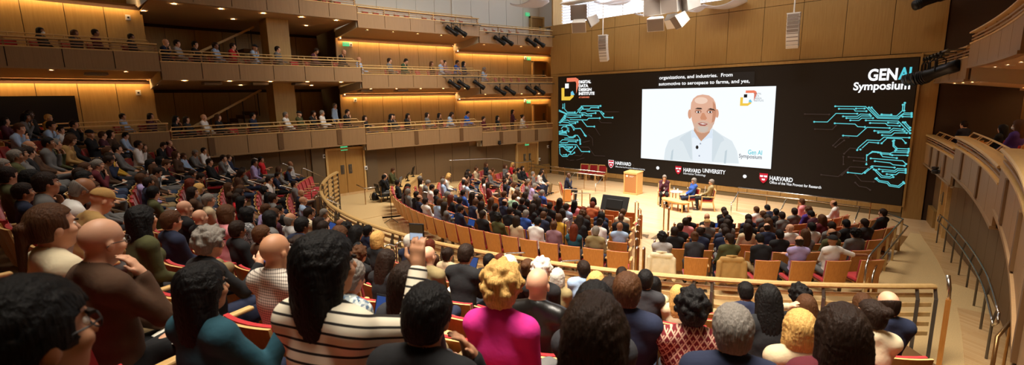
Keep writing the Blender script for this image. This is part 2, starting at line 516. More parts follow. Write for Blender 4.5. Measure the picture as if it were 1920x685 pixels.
# ---- balconies
RAIL_LABEL = {}
def fascia(s, lev, fc, v0, v1, zl, zb):
    mb = MB()
    n = max(2, int(round((v1-v0)/1.35)))
    along(mb, s, v0, v1, rect(0.055, 0.13, zb, zl-0.33), 1)
    for i in range(n):
        a, b = v0 + (v1-v0)*i/n, v0 + (v1-v0)*(i+1)/n
        along(mb, s, a + 0.012, b - 0.012, rect(0.0, 0.06, zb+0.03, zl-0.33), 0)
    along(mb, s, v0, v1, rect(-0.03, 0.13, zb-0.03, zb+0.03), 0)
    along(mb, s, v0, v1, rect(-0.015, 0.15, zl-0.34, zl-0.30), 2)
    if lev == 1:
        for i in range(n):
            if i % 2 == 1 or (fc == 'D'):
                v = v0 + (v1-v0)*i/n
                if v > v0 + .3: along(mb, s, v-0.11, v+0.11, rect(-0.035, 0.02, zb+0.06, zl-0.36), 3)
    structure(mb.build('balcony_fascia', [W_FASCIA, M_SEAM, W_LIGHT, M_DARKP]))

def railing(s, lev, fc, v0, v1, zl):
    side = 'far' if s < 0 else 'ramp'
    sec = {'D': 'nearest the stage', 'C': 'second from the stage', 'B': 'third from the stage', 'A': 'fourth from the stage'}[fc]
    t = empty('balcony_railing', (s*U((v0+v1)/2), (v0+v1)/2, zl-0.33), 0,
              f"timber and bronze railing on the {LEVN[lev]} {side}-side balcony, section {sec}", 'railing',
              'railings along the balcony fronts')
    M = Matrix.Translation(t.location).inverted()
    def sub(mb, name, m):
        o = mb.build(name, m, t); o.matrix_parent_inverse = M; return o
    mb = MB(); along(mb, s, v0+0.02, v1-0.02, [(-0.05, zl-0.05), (0.24, zl-0.05), (0.24, zl-0.01), (0.20, zl), (-0.03, zl), (-0.05, zl-0.02)])
    sub(mb, 'ledge', W_LIGHT)
    mb = MB()
    for dz in (0.135, 0.225): along(mb, s, v0+0.03, v1-0.03, rect(0.01, 0.045, zl-dz-0.02, zl-dz+0.02))
    sub(mb, 'rail_bars', W_FASCIA)
    n = max(2, int(round((v1-v0)/1.35)))
    for i in range(n+1):
        v = v0 + 0.06 + (v1-v0-0.12)*i/n
        mb = MB(); mb.box((s*(U(v)+0.085), v, zl-0.18), (0.06, 0.05, 0.27)); sub(mb, 'post', M_BRASS)
    mb = MB(); a0, a1 = v0+0.25, v1-0.12
    pts = [(s*(U(v)+0.30), v, zl+0.115) for v in vs(a0, a1)]
    mb.tube([(s*(U(a0-0.06)+0.22), a0-0.06, zl-0.02)] + pts + [(s*(U(a1+0.06)+0.22), a1+0.06, zl-0.02)], 0.021, 8)
    for i in range(1, n):
        for e in (-0.13, 0.13):
            v = v0 + (v1-v0)*i/n + e
            mb.tube([(s*(U(v)+0.30), v, zl+0.11), (s*(U(v)+0.20), v, zl-0.02)], 0.014, 6)
    sub(mb, 'handrail', M_STEEL if lev == 9 else W_LIGHT)

DL = []
def balcony(s, lev, fcs):
    R, Fh = LEV[lev]
    for fc in fcs:
        v0, v1, st = FAC[fc]
        zl = R + st; zb = zl - Fh
        fascia(s, lev, fc, v0, v1, zl, zb); railing(s, lev, fc, v0, v1, zl)
        deep = 4.6 if fc == 'B' else 2.4
        w0 = -2.4 if (fc == 'D' and s < 0) else v0
        mb = MB(); along(mb, s, w0, v1, [(0.1, zb), (deep, zb-0.28), (deep, zb-0.22), (0.1, zb+0.03)])
        structure(mb.build('balcony_soffit', [M_SOFFIT]))
        if fc != 'D':      # plaster return where the soffit steps down to the next section
            lo = FAC['DCBA'['DCBA'.index(fc)-1]][2] - st; dp = 2.35; sl = -0.28*dp/2.4
            mb = MB(); mb.prism([(s*(U(v0)+a_), v0-0.03, z_) for a_, z_ in ((0.1, zb+0.02), (dp, zb+sl+.03), (dp, zb+sl+lo-.03), (0.1, zb+lo-0.02))], (0, 0.06, 0))
            structure(mb.build('soffit_return', M_SOFFITW))
        mb = MB(); along(mb, s, w0, v1, rect(0.12, deep, zl-0.95, zl-0.92))
        structure(mb.build('balcony_floor', M_DARKFLOOR))
        side = 'far' if s < 0 else 'ramp-side'
        nd = 4 if fc in 'DA' else 5
        for i in range(nd):
            v = v0 + (v1-v0)*(i+0.5)/nd
            DL.append((s, lev, fc, v, 0.5, zb-0.058, i, nd, 'front'))
            if fc == 'B' and i % 2 == 0: DL.append((s, lev, fc, v+0.7, 2.2, zb-0.155, i//2, 3, 'rear'))

balcony(-1, 1, 'DCBA'); balcony(-1, 2, 'DCBA'); balcony(-1, 3, 'DCB')
balcony(1, 1, 'DCBA'); balcony(1, 2, 'DC')
lamp_me = {}
for (s, lev, fc, v, d, z, i, nd, rowname) in DL:
    t = empty('downlight', (s*(U(v)+d), v, z), 0,
              f"glowing downlight, {rowname} row of {'far' if s < 0 else 'ramp-side'} {LEVN[lev]} balcony soffit, {'first second third fourth'.split()['DCBA'.index(fc)]} section, {ordn(i+1)} lamp",
              'downlight', 'downlights in the balcony soffits')
    if not lamp_me:
        a = MB(True); a.lathe([(0.085, -0.012), (0.085, 0.012), (0.062, 0.012), (0.062, -0.012)], n=16); lamp_me['r'] = a.mesh('trim_ring'); lamp_me['r'].materials.append(M_WHITE)
        a = MB(True); a.lathe([(0.0605, -0.006), (0.0605, 0.008)], n=16); lamp_me['l'] = a.mesh('lens'); lamp_me['l'].materials.append(M_LAMP)
    link('trim_ring', lamp_me['r'], t); link('lens', lamp_me['l'], t)

# back walls of the balconies with lit coves
def backwall(s, lev, fc, zt_over=None):
    v0, v1, st = FAC[fc]
    if fc == 'D' and s < 0: v0 = -2.4
    R, Fh = LEV[lev]; zl = R + st
    z0 = zl - 0.95
    deep = 4.55 if fc == 'B' else 2.35
    if lev < 3: z1 = LEV[lev+1][0] + st - LEV[lev+1][1] - 0.26
    else: z1 = 14.0
    if zt_over: z1 = zt_over
    mb = MB(); n = max(2, int(round((v1-v0)/1.2)))
    along(mb, s, v0, v1, rect(deep+0.05, deep+0.14, z0, z1), 1)
    for i in range(n):
        a, b = v0 + (v1-v0)*i/n, v0 + (v1-v0)*(i+1)/n
        along(mb, s, a+0.01, b-0.01, rect(deep, deep+0.06, z0, z1 - (0.16 if lev < 3 else 0)), 0)
    structure(mb.build('wall_balcony', [W_BACK if lev < 3 else M_PALE, M_SEAM]))
    # return walls at the ends of the section
    mb = MB()
    mb.box((s*(U(v1)+deep-0.0 if fc != 'B' else U(v1)+3.5), v1, (z0+z1)/2), (0.1 if fc != 'B' else 2.3, 0.12, z1-z0))
    structure(mb.build('wall_return', W_BACK if lev < 3 else M_PALE))
    if lev < 3 and fc != 'B':
        t = empty('cove_light', (s*(U((v0+v1)/2)+deep-0.06), (v0+v1)/2, z1-0.12), 0,
                  f"warm linear cove light above the {LEVN[lev]} {'far' if s < 0 else 'ramp-side'} balcony wall, {'first second third fourth'.split()['DCBA'.index(fc)]} section from stage", 'light', 'cove lights over the balcony walls')
        M = Matrix.Translation(t.location).inverted()
        mb = MB(); e = 0.6 if fc == 'D' else 0.15
        along(mb, s, v0+e, v1-0.15, rect(deep-0.20, deep-0.13, z1-0.055, z1-0.03))
        o = mb.build('light_strip', M_COVE, t); o.matrix_parent_inverse = M
        mb = MB(); along(mb, s, v0+e, v1-0.15, rect(deep-0.26, deep-0.22, z1-0.075, z1+0.01))
        o = mb.build('cove_lip', M_SOFFIT, t); o.matrix_parent_inverse = M
for lv in (1, 2, 3):
    for fc in 'DCBA':
        if lv == 3 and fc == 'A': continue
        backwall(-1, lv, fc)
for lv in (1, 2):
    for fc in ('DCB' if lv == 1 else 'DC'): backwall(1, lv, fc)
# end walls beside the stage wall
for s, nm in ((-1, 'far'), (1, 'near')):
    mb = MB(); mb.box((s*11.2, -0.4 if s > 0 else -2.5, 6.9), (3.8, 0.1, 14)); mb.box((s*9.28, -0.4 if s > 0 else -1.3, 6.9), (.1, .1 if s > 0 else 2.4, 14)); structure(mb.build('wall_end_' + nm, W_BACK))
    mb = MB()
    for i in range(52): mb.box((s*10.3, -0.30 if s > 0 else -2.42, 3.2 + i*0.12), (1.7, 0.05, 0.03))
    structure(mb.build('trim_louvres_' + nm, mat('louvre_' + nm, 'b8a884', .7)))
# upper side walls (pale, lit by the clerestory) already follow the top balcony; ceiling over all
mb = MB(); mb.box((0, 14, 14.3), (32, 34, 0.3)); structure(mb.build('ceiling', mat('ceiling_paint', '8a7a60', 0.9)))
mb = MB(); mb.box((0, 29.5, 7), (32, 0.3, 14.5)); structure(mb.build('wall_back', W_WALL))
mb = MB()
for s in (-1, 1): mb.box((s*16.2, 14, 7), (0.3, 34, 14.5))
structure(mb.build('wall_outer', W_WALL))

# piers in the deep third section of the far side
for lv, (z0, z1) in {1: (3.05, 6.0), 2: (5.9, 8.9)}.items():
    mb = MB()
    mb.box((-12.95, 15.3, (z0+z1)/2), (0.9, 0.95, z1-z0), mi=0)
    structure(mb.build('column', W_BACK))
    # stair flight and its handrail behind the pier
    t = empty('stair_flight', (-14.3, 17.3, z0), 0, f"dark stair flight with pale handrail rising behind the pier, {LEVN[lv]} far balcony", 'stairs')
    M = Matrix.Translation(t.location).inverted()
    mb = MB()
    for i in range(9): mb.box((-14.4, 18.6 - i*0.29, z0 + 0.15 + i*0.16), (1.3, 0.3, 0.16))
    o = mb.build('steps', M_DARKFLOOR, t); o.matrix_parent_inverse = M
    mb = MB(); mb.beam((-13.7, 18.9, z0+0.9), (-13.7, 15.9, z0+2.5), 0.06, 0.09)
    o = mb.build('handrail', W_LIGHT, t); o.matrix_parent_inverse = M
    for i in range(5):
        mb = MB(); v = 18.8 - i*0.68; mb.tube([(-13.7, v, z0+0.1+i*0.3), (-13.7, v, z0+0.95+(18.9-v)*0.533)], 0.02, 6)
        o = mb.build('baluster', M_BLACK, t); o.matrix_parent_inverse = M

# ---- lower side walls: taupe panels, doors, timber base by the stage
def lower_wall(s, nm):
    mb = MB()
    along(mb, s, -0.3, 5.2, rect(0.53, 0.66, -0.4, 2.1), 1); along(mb, s, 5.2, 12.15, rect(0.53, 0.66, -0.4, 2.5), 1); along(mb, s, 12.15, 20.5, rect(0.53, 0.66, -0.4, 2.8), 1)
    for i in range(17):
        a, b = 1.15 + i*1.15, 1.15 + (i+1)*1.15
        vm = (a+b)/2
        zt = LEV[1][0] - LEV[1][1] + (-0.35 if vm < 5.2 else 0 if vm < 12.15 else 0.31)
        along(mb, s, a+0.012, b-0.012, rect(0.46, 0.54, -0.3, zt-0.02), 0)
    along(mb, s, -0.05, 1.15, rect(0.3, 0.54, 0.0, 0.62), 2)
    along(mb, s, -0.05, 1.15, rect(0.42, 0.54, 0.62, 2.2), 0)
    structure(mb.build('wall_' + nm, [M_TAUPE, W_WALL, W_WALL]))
lower_wall(-1, 'far_lower'); lower_wall(1, 'near_lower')

def on_lower_wall(s, x, y, d=0.44):
    return hit_side(s, x, y, d)
NDOOR = [0]
def door(s, v0, v1, z0, z1, leaves, d=0.40, onm=None, parent_mat=None):
    NDOOR[0] += 1
    nm = f'door_{NDOOR[0]}'
    mb = MB(); along(mb, s, v0-0.1, v0, rect(d-0.05, d+0.12, z0, z1+0.1)); along(mb, s, v1, v1+0.1, rect(d-0.05, d+0.12, z0, z1+0.1))
    along(mb, s, v0-0.1, v1+0.1, rect(d-0.06, d+0.12, z1, z1+0.1))
    fr = structure(mb.build(nm, W_LIGHT))
    for i in range(leaves):
        a, b = v0 + (v1-v0)*i/leaves, v0 + (v1-v0)*(i+1)/leaves
        mb = MB(); along(mb, s, a+0.012, b-0.012, rect(d, d+0.05, z0+0.01, z1-0.01)); lf = mb.build('door_leaf', W_DOOR, fr)
        e = b-0.2 if (i == 0 and leaves == 2) else a+0.2
        mb = MB(); along(mb, s, e-0.09, e+0.09, rect(d-0.012, d, z0+1.0, z0+1.45)); mb.build('push_plate', M_GREYM, lf)
        mb = MB(); mb.tube([(s*(U(e)+d-0.01), e, z0+1.08), (s*(U(e)+d-0.06), e, z0+1.1), (s*(U(e)+d-0.06), e, z0+1.36), (s*(U(e)+d-0.01), e, z0+1.38)], 0.012, 6); mb.build('pull_handle', M_STEEL, lf)
    return fr
p0, p1 = on_lower_wall(-1, 616, 330), on_lower_wall(-1, 682, 330)
door(-1, p1[1], p0[1], 0.42, 2.62, 2)
mb = MB(); along(mb, -1, p1[1]-0.75, p1[1]-0.15, rect(0.38, 0.5, 0.3, 2.85)); along(mb, -1, p0[1]+0.15, p0[1]+0.75, rect(0.38, 0.5, 0.3, 2.85))
structure(mb.build('trim_2', M_TAUPE2))
q0, q1 = on_lower_wall(-1, 969, 305), on_lower_wall(-1, 1005, 305)
door(-1, q1[1], q0[1], -0.02, 2.05, 2)
door(1, 1.5, 2.5, 0.0, 2.1, 1)
door(1, 14.3, 16.2, 0.45, 2.6, 2)
door(-1, -1.55, -0.55, 5.3, 7.25, 1, d=2.2); door(-1, -1.55, -0.55, 2.42, 4.4, 1, d=2.2)
p0, p1 = at_v(1884, 200, -.3), at_v(1900, 200, -.3)
mb = MB(); mb.box(((p0[0]+p1[0])/2, -.31, 3.7), (p1[0]-p0[0]+.16, .06, 2.1)); fr_ = structure(mb.build('door_21', W_LIGHT))
mb = MB(); mb.box(((p0[0]+p1[0])/2, -.27, 3.65), (p1[0]-p0[0], .05, 2.0)); dl_ = mb.build('door_leaf', W_DOOR, fr_)
mb = MB(); mb.box((p0[0]+.1, -.235, 3.7), (.04, .03, .3)); mb.build('pull_handle', M_STEEL, dl_)
door(-1, -1.3, -0.4, 8.15, 10.1, 1, d=2.2)
# rear vestibule doorway of the lowest balcony, inner shade painted as a near-black panel
mb = MB(); along(mb, -1, 22.5, 25.0, rect(2.22, 2.34, 3.3, 5.35)); structure(mb.build('door_20', mat('opening_shade', '150d06', 0.9)))

def text(name, body, size, m, parent=None, align='LEFT', extrude=0.0, bold=0.0, sx=1.0):
    """lettering as a real mesh in its own XY plane"""
    key = (body, size, align, extrude, bold)
    if key not in _txt:
        c = bpy.data.curves.new('lettering', 'FONT'); c.body = body; c.size = size; c.align_x = align; c.align_y = 'CENTER' if align == 'CENTER' else 'TOP_BASELINE'
        c.extrude = extrude; c.offset = bold; c.resolution_u = 4
        o = bpy.data.objects.new('lettering', c); COL.objects.link(o)
        dg = bpy.context.evaluated_depsgraph_get(); dg.update()
        _txt[key] = bpy.data.meshes.new_from_object(o.evaluated_get(dg)); bpy.data.objects.remove(o); bpy.data.curves.remove(c)
    me = _txt[key].copy(); me.materials.clear(); me.materials.append(m)
    return link(name, me, parent)
_txt = {}
# exit signs, wall boxes, cameras
def wall_sign(u, v, z, s, lab):
    t = empty('exit_sign', (u, v, z), 0, lab, 'sign', 'green exit signs')
    a = MB(True); a.bbox((0, 0, 0), (0.06, 0.34, 0.2), 0.01); o = a.build('sign_box', M_EXIT, t)
    x = text('sign_lettering', 'EXIT', 0.13, M_WHITE, t, 'CENTER', extrude=0.002)
    x.location = (-s*0.034, 0, 0); x.rotation_euler = (PI/2, 0, -s*PI/2)
    return t
def place_sign(s, x, y, d, lab):
    p = hit_side(s, x, y, d); v = max(-2.2, float(p[1]))
    wall_sign(s*(U(v)+d), v, p[2], s, lab)
place_sign(-1, 645, 278.5, 0.40, 'green exit sign above the double doors beside the sand carpet')
place_sign(-1, 988, 270, 0.40, 'green exit sign above the double doors close to the stage')
place_sign(-1, 648, 83, 2.25, 'green exit sign on the middle far balcony wall, above a bald man')
place_sign(-1, 991, 110, 2.3, 'green exit sign beside the door of the middle far balcony')
place_sign(-1, 991, 191, 2.3, 'green exit sign beside the door of the lowest far balcony')
place_sign(-1, 989, 27, 2.3, 'small exit sign on the pale wall over the top balcony')
wall_sign(U(16.4)+0.38, 16.4, 2.75, 1, 'green exit sign over the near door beside the ramp')
p = at_v(1907, 185, -.3); sg = wall_sign(float(p[0]), -.3, float(p[2]), 1, 'green exit sign beside the door on the ramp-side balcony'); sg.rotation_euler = (0, 0, PI/2)

def wall_box(s, x, y, d, lab, sz=(0.08, 0.16, 0.2)):
    p = hit_side(s, x, y, d)
    if p is None: p = np.array((s*(U(.8)+d), .8, at_u(x, y, s*(U(.8)+d))[2]))
    v = max(-2.2, float(p[1]))
    t = empty('wall_fitting', (s*(U(v)+d), v, p[2]), 0, lab, 'wall fitting')
    a = MB(True); a.bbox((0, 0, 0), sz, 0.015); a.build('casing', M_WHITE, t)
    a = MB(True); a.lathe([(0.035, 0), (0.035, 0.03), (0.02, 0.045)], (-s*sz[0]*0.5, 0, 0), 12, Matrix.Rotation(-s*PI/2, 3, 'Y')); a.build('cap', M_BLACKP, t)
wall_box(-1, 607, 293, 0.42, 'small white control box on taupe wall left of the double doors')
wall_box(-1, 685, 315, 0.36, 'small white switch right of the double doors')
wall_box(-1, 896, 271, 0.42, 'white wall sounder on taupe panels near the second balcony step')
wall_box(-1, 1027, 275, 0.42, 'round white wall fitting next to the stage wall')
wall_box(-1, 1011, 299, 0.36, 'small white switch beside the doors close to the stage')
wall_box(-1, 240, 33, 2.3, 'white security camera high on the lit rear balcony wall, middle balcony')
wall_box(-1, 259, 174, 2.3, 'white security camera high on the lit rear wall, lowest balcony')
wall_box(-1, 657, 84, 2.3, 'white beacon beside the exit sign on the middle far balcony')
wall_box(-1, 666, 188, 2.3, 'white dome camera on the lit wall of the lowest balcony')
wall_box(-1, 984, 109, 2.3, 'white beacon next to the small exit sign, middle balcony')
wall_box(-1, 984, 189, 2.3, 'white beacon next to the small exit sign, lowest balcony')
wall_box(1, 1786, 347, 0.42, 'white wall sounder on the dark wall above the ramp')
wall_box(1, 1727, 372, 0.36, 'white switch plate on taupe panel by the stage door')
# ceiling diffusers in the soffits
for s, lv, fc, x, y in ((-1, 2, 'A', 168, 145), (-1, 2, 'B', 414, 156), (-1, 2, 'B', 512, 156), (-1, 2, 'B', 598, 156), (-1, 2, 'C', 746, 168), (-1, 2, 'C', 808, 168)):
    v0, v1, st = FAC[fc]; z = LEV[lv][0] + st - LEV[lv][1] - 0.14
    p = at_z(x, y, z)
    v = max(v0+0.5, min(v1-0.5, float(p[1])))
    t = empty('ceiling_speaker', (s*(U(v)+0.95), v, z+0.02), 0, f"flat grey box on soffit of middle balcony, {'second' if fc=='C' else 'third' if fc=='B' else 'fourth'} section, near v{x}".replace(f", near v{x}", {168: ', the only one there', 414: ', rearmost of three', 512: ', middle of three', 598: ', nearest the stage of three', 746: ', rear of two', 808: ', stage-end of two'}[x]), 'vent', 'grey boxes on the soffits')
    a = MB(True); a.bbox((0, 0, 0), (0.45, 0.65, 0.1), 0.02); a.build('casing', M_SPK, t)
    a = MB(True)
    for i in range(6): a.box((-0.15 + i*0.06, 0, -0.052), (0.02, 0.55, 0.01))
    a.build('grille', M_GREYM, t)
# ================================================================ FIGURES: smooth bodies from blended solids
class Field:
    def __init__(self, lo, hi, h):
        self.lo = np.array(lo, float); self.h = h
        self.n = np.ceil((np.array(hi) - self.lo)/h).astype(int) + 1
        self.F = np.full(self.n, 1.0, np.float32)
    def sub(self, lo, hi):
        i0 = np.clip(np.floor((np.array(lo) - self.lo)/self.h).astype(int), 0, self.n)
        i1 = np.clip(np.ceil((np.array(hi) - self.lo)/self.h).astype(int) + 1, 0, self.n)
        sl = tuple(slice(a, b) for a, b in zip(i0, i1))
        ax = [self.lo[k] + self.h*np.arange(i0[k], i1[k]) for k in range(3)]
        return sl, np.stack(np.meshgrid(*ax, indexing='ij'), -1)
    def put(self, fn, lo, hi, k=0.02):
        sl, P = self.sub(np.array(lo) - 2.2*k - 2*self.h, np.array(hi) + 2.2*k + 2*self.h)
        if P.size == 0: return self
        d = fn(P); a = self.F[sl]
        hh = np.clip(0.5 + 0.5*(a - d)/k, 0, 1)
        self.F[sl] = a + (d - a)*hh - k*hh*(1 - hh)
        return self
    def cap(self, a, b, ra, rb, k=0.02):
        a, b = np.array(a, float), np.array(b, float)
        def fn(P):
            ba = b - a; L = max(1e-9, ba @ ba); pa = P - a
            t = np.clip((pa @ ba)/L, 0, 1)
            return np.linalg.norm(pa - t[..., None]*ba, axis=-1) - (ra + (rb - ra)*t)
        R = max(ra, rb)
        return self.put(fn, np.minimum(a, b) - R, np.maximum(a, b) + R, k)
    def ell(self, c, r, R=None, k=0.02, off=0.0):
        c, r = np.array(c, float), np.array(r, float) + off
        def fn(P):
            q = P - c
            if R is not None: q = q @ R
            k0 = np.linalg.norm(q/r, axis=-1); k1 = np.linalg.norm(q/(r*r), axis=-1) + 1e-9
            return k0*(k0 - 1)/k1
        m = r.max() if R is not None else r
        return self.put(fn, c - m, c + m, k)
    def carve(self, fn, lo=None, hi=None):
        if lo is None: lo = self.lo; hi = self.lo + self.h*self.n
        sl, P = self.sub(lo, hi)
        if P.size: self.F[sl] = np.maximum(self.F[sl], fn(P))
        return self
    def mesh(self):
        F = self.F; nx, ny, nz = F.shape; S = F < 0
        c = [S[dx:nx-1+dx, dy:ny-1+dy, dz:nz-1+dz] for dx in (0, 1) for dy in (0, 1) for dz in (0, 1)]
        cnt = sum(x.astype(np.int8) for x in c); act = (cnt > 0) & (cnt < 8)
        idx = np.full(act.shape, -1, np.int64); I = np.argwhere(act); idx[act] = np.arange(len(I))
        pos = np.zeros((len(I), 3)); num = np.zeros(len(I))
        offs = [(dx, dy, dz) for dx in (0, 1) for dy in (0, 1) for dz in (0, 1)]
        val = {o: F[I[:, 0]+o[0], I[:, 1]+o[1], I[:, 2]+o[2]] for o in offs}
        for o in offs:
            for ax in range(3):
                if o[ax]: continue
                p = list(o); p[ax] = 1; p = tuple(p)
                a, b = val[o], val[p]; m = (a < 0) != (b < 0)
                t = np.where(m, a/np.where(m, a - b, 1), 0)
                e = np.array(o, float)[None, :].repeat(len(I), 0); e[:, ax] += t
                pos[m] += e[m]; num[m] += 1
        pos = self.lo + self.h*(I + pos/num[:, None])
        faces = []
        for ax in range(3):
            u, w = [(1, 2), (2, 0), (0, 1)][ax]
            A = np.take(S, range(0, F.shape[ax]-1), ax); B = np.take(S, range(1, F.shape[ax]), ax)
            E = np.argwhere(A != B)
            ok = (E[:, u] > 0) & (E[:, w] > 0) & (E[:, u] < F.shape[u]-1) & (E[:, w] < F.shape[w]-1); E = E[ok]
            fl = A[tuple(E.T)]
            q = []
            for du, dw in ((-1, -1), (0, -1), (0, 0), (-1, 0)):
                k = E.copy(); k[:, u] += du; k[:, w] += dw; q.append(idx[tuple(k.T)])
            q = np.stack(q, 1); q[~fl] = q[~fl][:, ::-1]
            faces.append(q)
        return pos, np.concatenate(faces)
    def build(self, name, extra=None):
        pos, fc = self.mesh()
        me = bpy.data.meshes.new(name)
        n = len(pos); m = len(fc)
        me.vertices.add(n); me.vertices.foreach_set('co', pos.astype(np.float32).ravel())
        me.loops.add(4*m); me.loops.foreach_set('vertex_index', fc.astype(np.int32).ravel())
        me.polygons.add(m); me.polygons.foreach_set('loop_start', np.arange(0, 4*m, 4, dtype=np.int32))
        me.update(calc_edges=True)
        me.polygons.foreach_set('use_smooth', [True]*m)
        return me

def nrm(v): v = np.array(v, float); return v/max(1e-9, np.linalg.norm(v))
def rotm(yaw, pitch, roll=0.0):
    return np.array((Matrix.Rotation(yaw, 3, 'Z') @ Matrix.Rotation(-pitch, 3, 'X') @ Matrix.Rotation(roll, 3, 'Y')))

# poses: seated, facing +Y, floor at z = 0, hips at the origin; angles in degrees (lean > 0 forwards, nod > 0 down, yaw > 0 to the left)
POSES = {
 'lap':    dict(lean=-8, L=(-.07, .27, .63), R=(.07, .25, .65)),
 'rests':  dict(lean=-10, L=(-.255, .22, .70), R=(.255, .22, .70), yaw=12),
 'chin':   dict(lean=5, nod=6, L=(-.02, .28, .64), R=(.05, .24, .99), Rh=(-.12, -.25, .9), yaw=-6),
 'cheek':  dict(lean=2, L=(-.15, .17, 1.0), Lh=(.22, -.22, .9), R=(.1, .28, .64), yaw=6, tilt=-6),
 'cross':  dict(lean=-14, L=(-.02, .25, .66), R=(.06, .22, .68), leg=1),
 'type':   dict(lean=4, nod=14, L=(-.12, .38, .68), R=(.12, .38, .68)),
 'folded': dict(lean=-10, L=(.14, .15, .84), R=(-.14, .17, .87), yaw=-10),
 'down':   dict(lean=10, nod=24, L=(-.06, .36, .64), R=(.09, .36, .66)),
 'turned': dict(lean=-6, yaw=38, L=(-.2, .25, .64), R=(.08, .28, .63)),
 'armout': dict(lean=-8, L=(-.1, .27, .63), R=(.78, -.20, .93), Rh=(1, -.25, -.3)),
 'phone':  dict(lean=-2, yaw=-22, L=(-.08, .28, .63), R=(.16, .40, 1.13), Rh=(-.1, .15, .95)),
 'headhand': dict(lean=-2, nod=4, R=(.15, .13, 1.08), Rh=(-.3, -.25, .8), L=(-.1, .28, .63)),
 'temple': dict(lean=-4, nod=8, yaw=4, tilt=4, R=(.145, .10, 1.06), Rh=(-.28, -.28, .9), L=(-.07, .30, .64), leg=1),
 'crown':  dict(lean=2, nod=8, L=(-.17, .05, 1.25), Lh=(.7, -.05, .5), R=(.1, .3, .64)),
 'raise':  dict(lean=-4, yaw=-8, R=(.27, .24, 1.02), Rh=(.1, .45, .8), L=(-.06, .28, .63)),
 'tablet': dict(lean=2, nod=8, yaw=-6, R=(.20, .36, 1.0), Rh=(-.2, .4, .8), L=(-.14, .34, .72)),
 'tall':   dict(lean=-4, L=(-.1, .27, .63), R=(.1, .25, .65)),
 'stand':  dict(stand=1, lean=0, L=(-.22, .10, .82), R=(.22, .08, .82)),
 'standfold': dict(stand=1, lean=0, L=(.10, .20, 1.12), R=(-.10, .22, 1.16)),
}
def skeleton(p, fem):
    sw = .152 if fem else .172
    J = {}
    lean = math.radians(p.get('lean', -6)); st = p.get('stand')
    pel = np.array((0, 0, .93 if st else .55)); up = np.array((0, math.sin(lean), math.cos(lean)))
    J['pel'] = pel; J['belly'] = pel + up*.17; J['chest'] = pel + up*.355; sc = pel + up*.485
    J['sL'] = sc + np.array((-sw, 0, 0)); J['sR'] = sc + np.array((sw, 0, 0)); J['sc'] = sc
    J['neck'] = pel + up*.545 + np.array((0, .005, 0))
    nod = math.radians(p.get('nod', 0)); yaw = math.radians(p.get('yaw', 0)); tilt = math.radians(p.get('tilt', 0))
    R = rotm(yaw, nod, tilt); J['R'] = R
    J['base'] = J['neck'] + np.array((0, .02 + .25*math.sin(lean)*.3, .055))
    J['head'] = J['base'] + R @ np.array((0, .022, .10))
    for s, k in ((-1, 'L'), (1, 'R')):
        S = J['s'+k]; T = np.array(p[k], float)
        if st is None and False: T = T
        a, b = .285, .255
        d = T - S; D = np.linalg.norm(d)
        if D > a + b - .01: T = S + d/D*(a + b - .01); d = T - S; D = np.linalg.norm(d)
        x = (a*a - b*b + D*D)/(2*D); hgt = math.sqrt(max(1e-6, a*a - x*x))
        hint = np.array((s*.22, -.45, -1.0)); dn = d/D
        if .9 < T[2]: hint = np.array((s*.2, .25, -1.0))
        if T[2] > S[2] + .05: hint = np.array((s*.35, .35, -1.0))
        hint = nrm(hint - dn*(hint @ dn))
        J['e'+k] = S + dn*x + hint*hgt; J['w'+k] = T
        J['h'+k] = nrm(p[k+'h']) if (k+'h') in p else nrm(nrm(T - J['e'+k])*0.8 + np.array((0, .25, -.1)))
        if st:
            J['hip'+k] = np.array((s*.09, 0, .90)); J['k'+k] = np.array((s*.10, .02, .48)); J['a'+k] = np.array((s*.11, 0, .08)); J['t'+k] = np.array((s*.13, .15, .035))
        else:
            J['hip'+k] = np.array((s*.095, .02, .535)); J['k'+k] = np.array((s*.13, .46, .535)); J['a'+k] = np.array((s*.13, .42, .09)); J['t'+k] = np.array((s*.145, .57, .035))
    if p.get('leg'):
        J['kR'] = np.array((.02, .47, .63)); J['aR'] = np.array((-.12, .45, .33)); J['tR'] = np.array((-.18, .52, .25))
    return J

def head_parts(F, J, R, fine):
    H = J['head']; q = lambda *a: H + R @ np.array(a)
    F.ell(q(0, -.012, .035), (.077, .097, .094), R, .012)
    F.ell(q(0, .018, -.045), (.060, .072, .072), R, .03)
    F.cap(q(0, .055, -.088), q(0, .05, -.085), .024, .024, .03)
    F.cap(q(0, .082, .018), q(0, .104, -.020), .011, .015, .010)
    F.cap(q(-.02, .082, .032), q(.02, .082, .032), .012, .012, .016)
    F.ell(q(0, .083, -.052), (.025, .013, .010), R, .008)
    for s in (-1, 1):
        F.ell(q(s*.079, -.008, -.008), (.011, .020, .031), R, .006)
        F.ell(q(s*.042, .062, -.02), (.026, .024, .024), R, .02)
    if fine:
        for s in (-1, 1):
            e = q(s*.031, .094, .012)
            F.carve(lambda P, e=e: 0.013 - np.linalg.norm(P - e, axis=-1), e - .03, e + .03)

def torso_parts(F, J, fem, off):
    k = .05
    F.ell(J['pel'] + (0, -.01, .01), (.172 if fem else .168, .125, .12), None, k, off)
    F.ell(J['belly'], (.140 if fem else .155, .115, .16), None, k, off)
    F.ell(J['chest'] + (0, .005, .0), (.150 if fem else .172, .112, .165), None, k, off)
    if fem:
        for s in (-1, 1): F.ell(J['chest'] + (s*.07, .085, .02), (.06, .055, .06), None, .04, off)
    F.cap(J['sL'] + (.03, 0, .005), J['sR'] + (-.03, 0, .005), .060 + off, .060 + off, k)
    for s, kk in ((-1, 'L'), (1, 'R')):
        F.cap(J['neck'] + (s*.02, -.01, .015), J['s'+kk] + (-s*.01, 0, .022), .048 + off, .048 + off, .05)

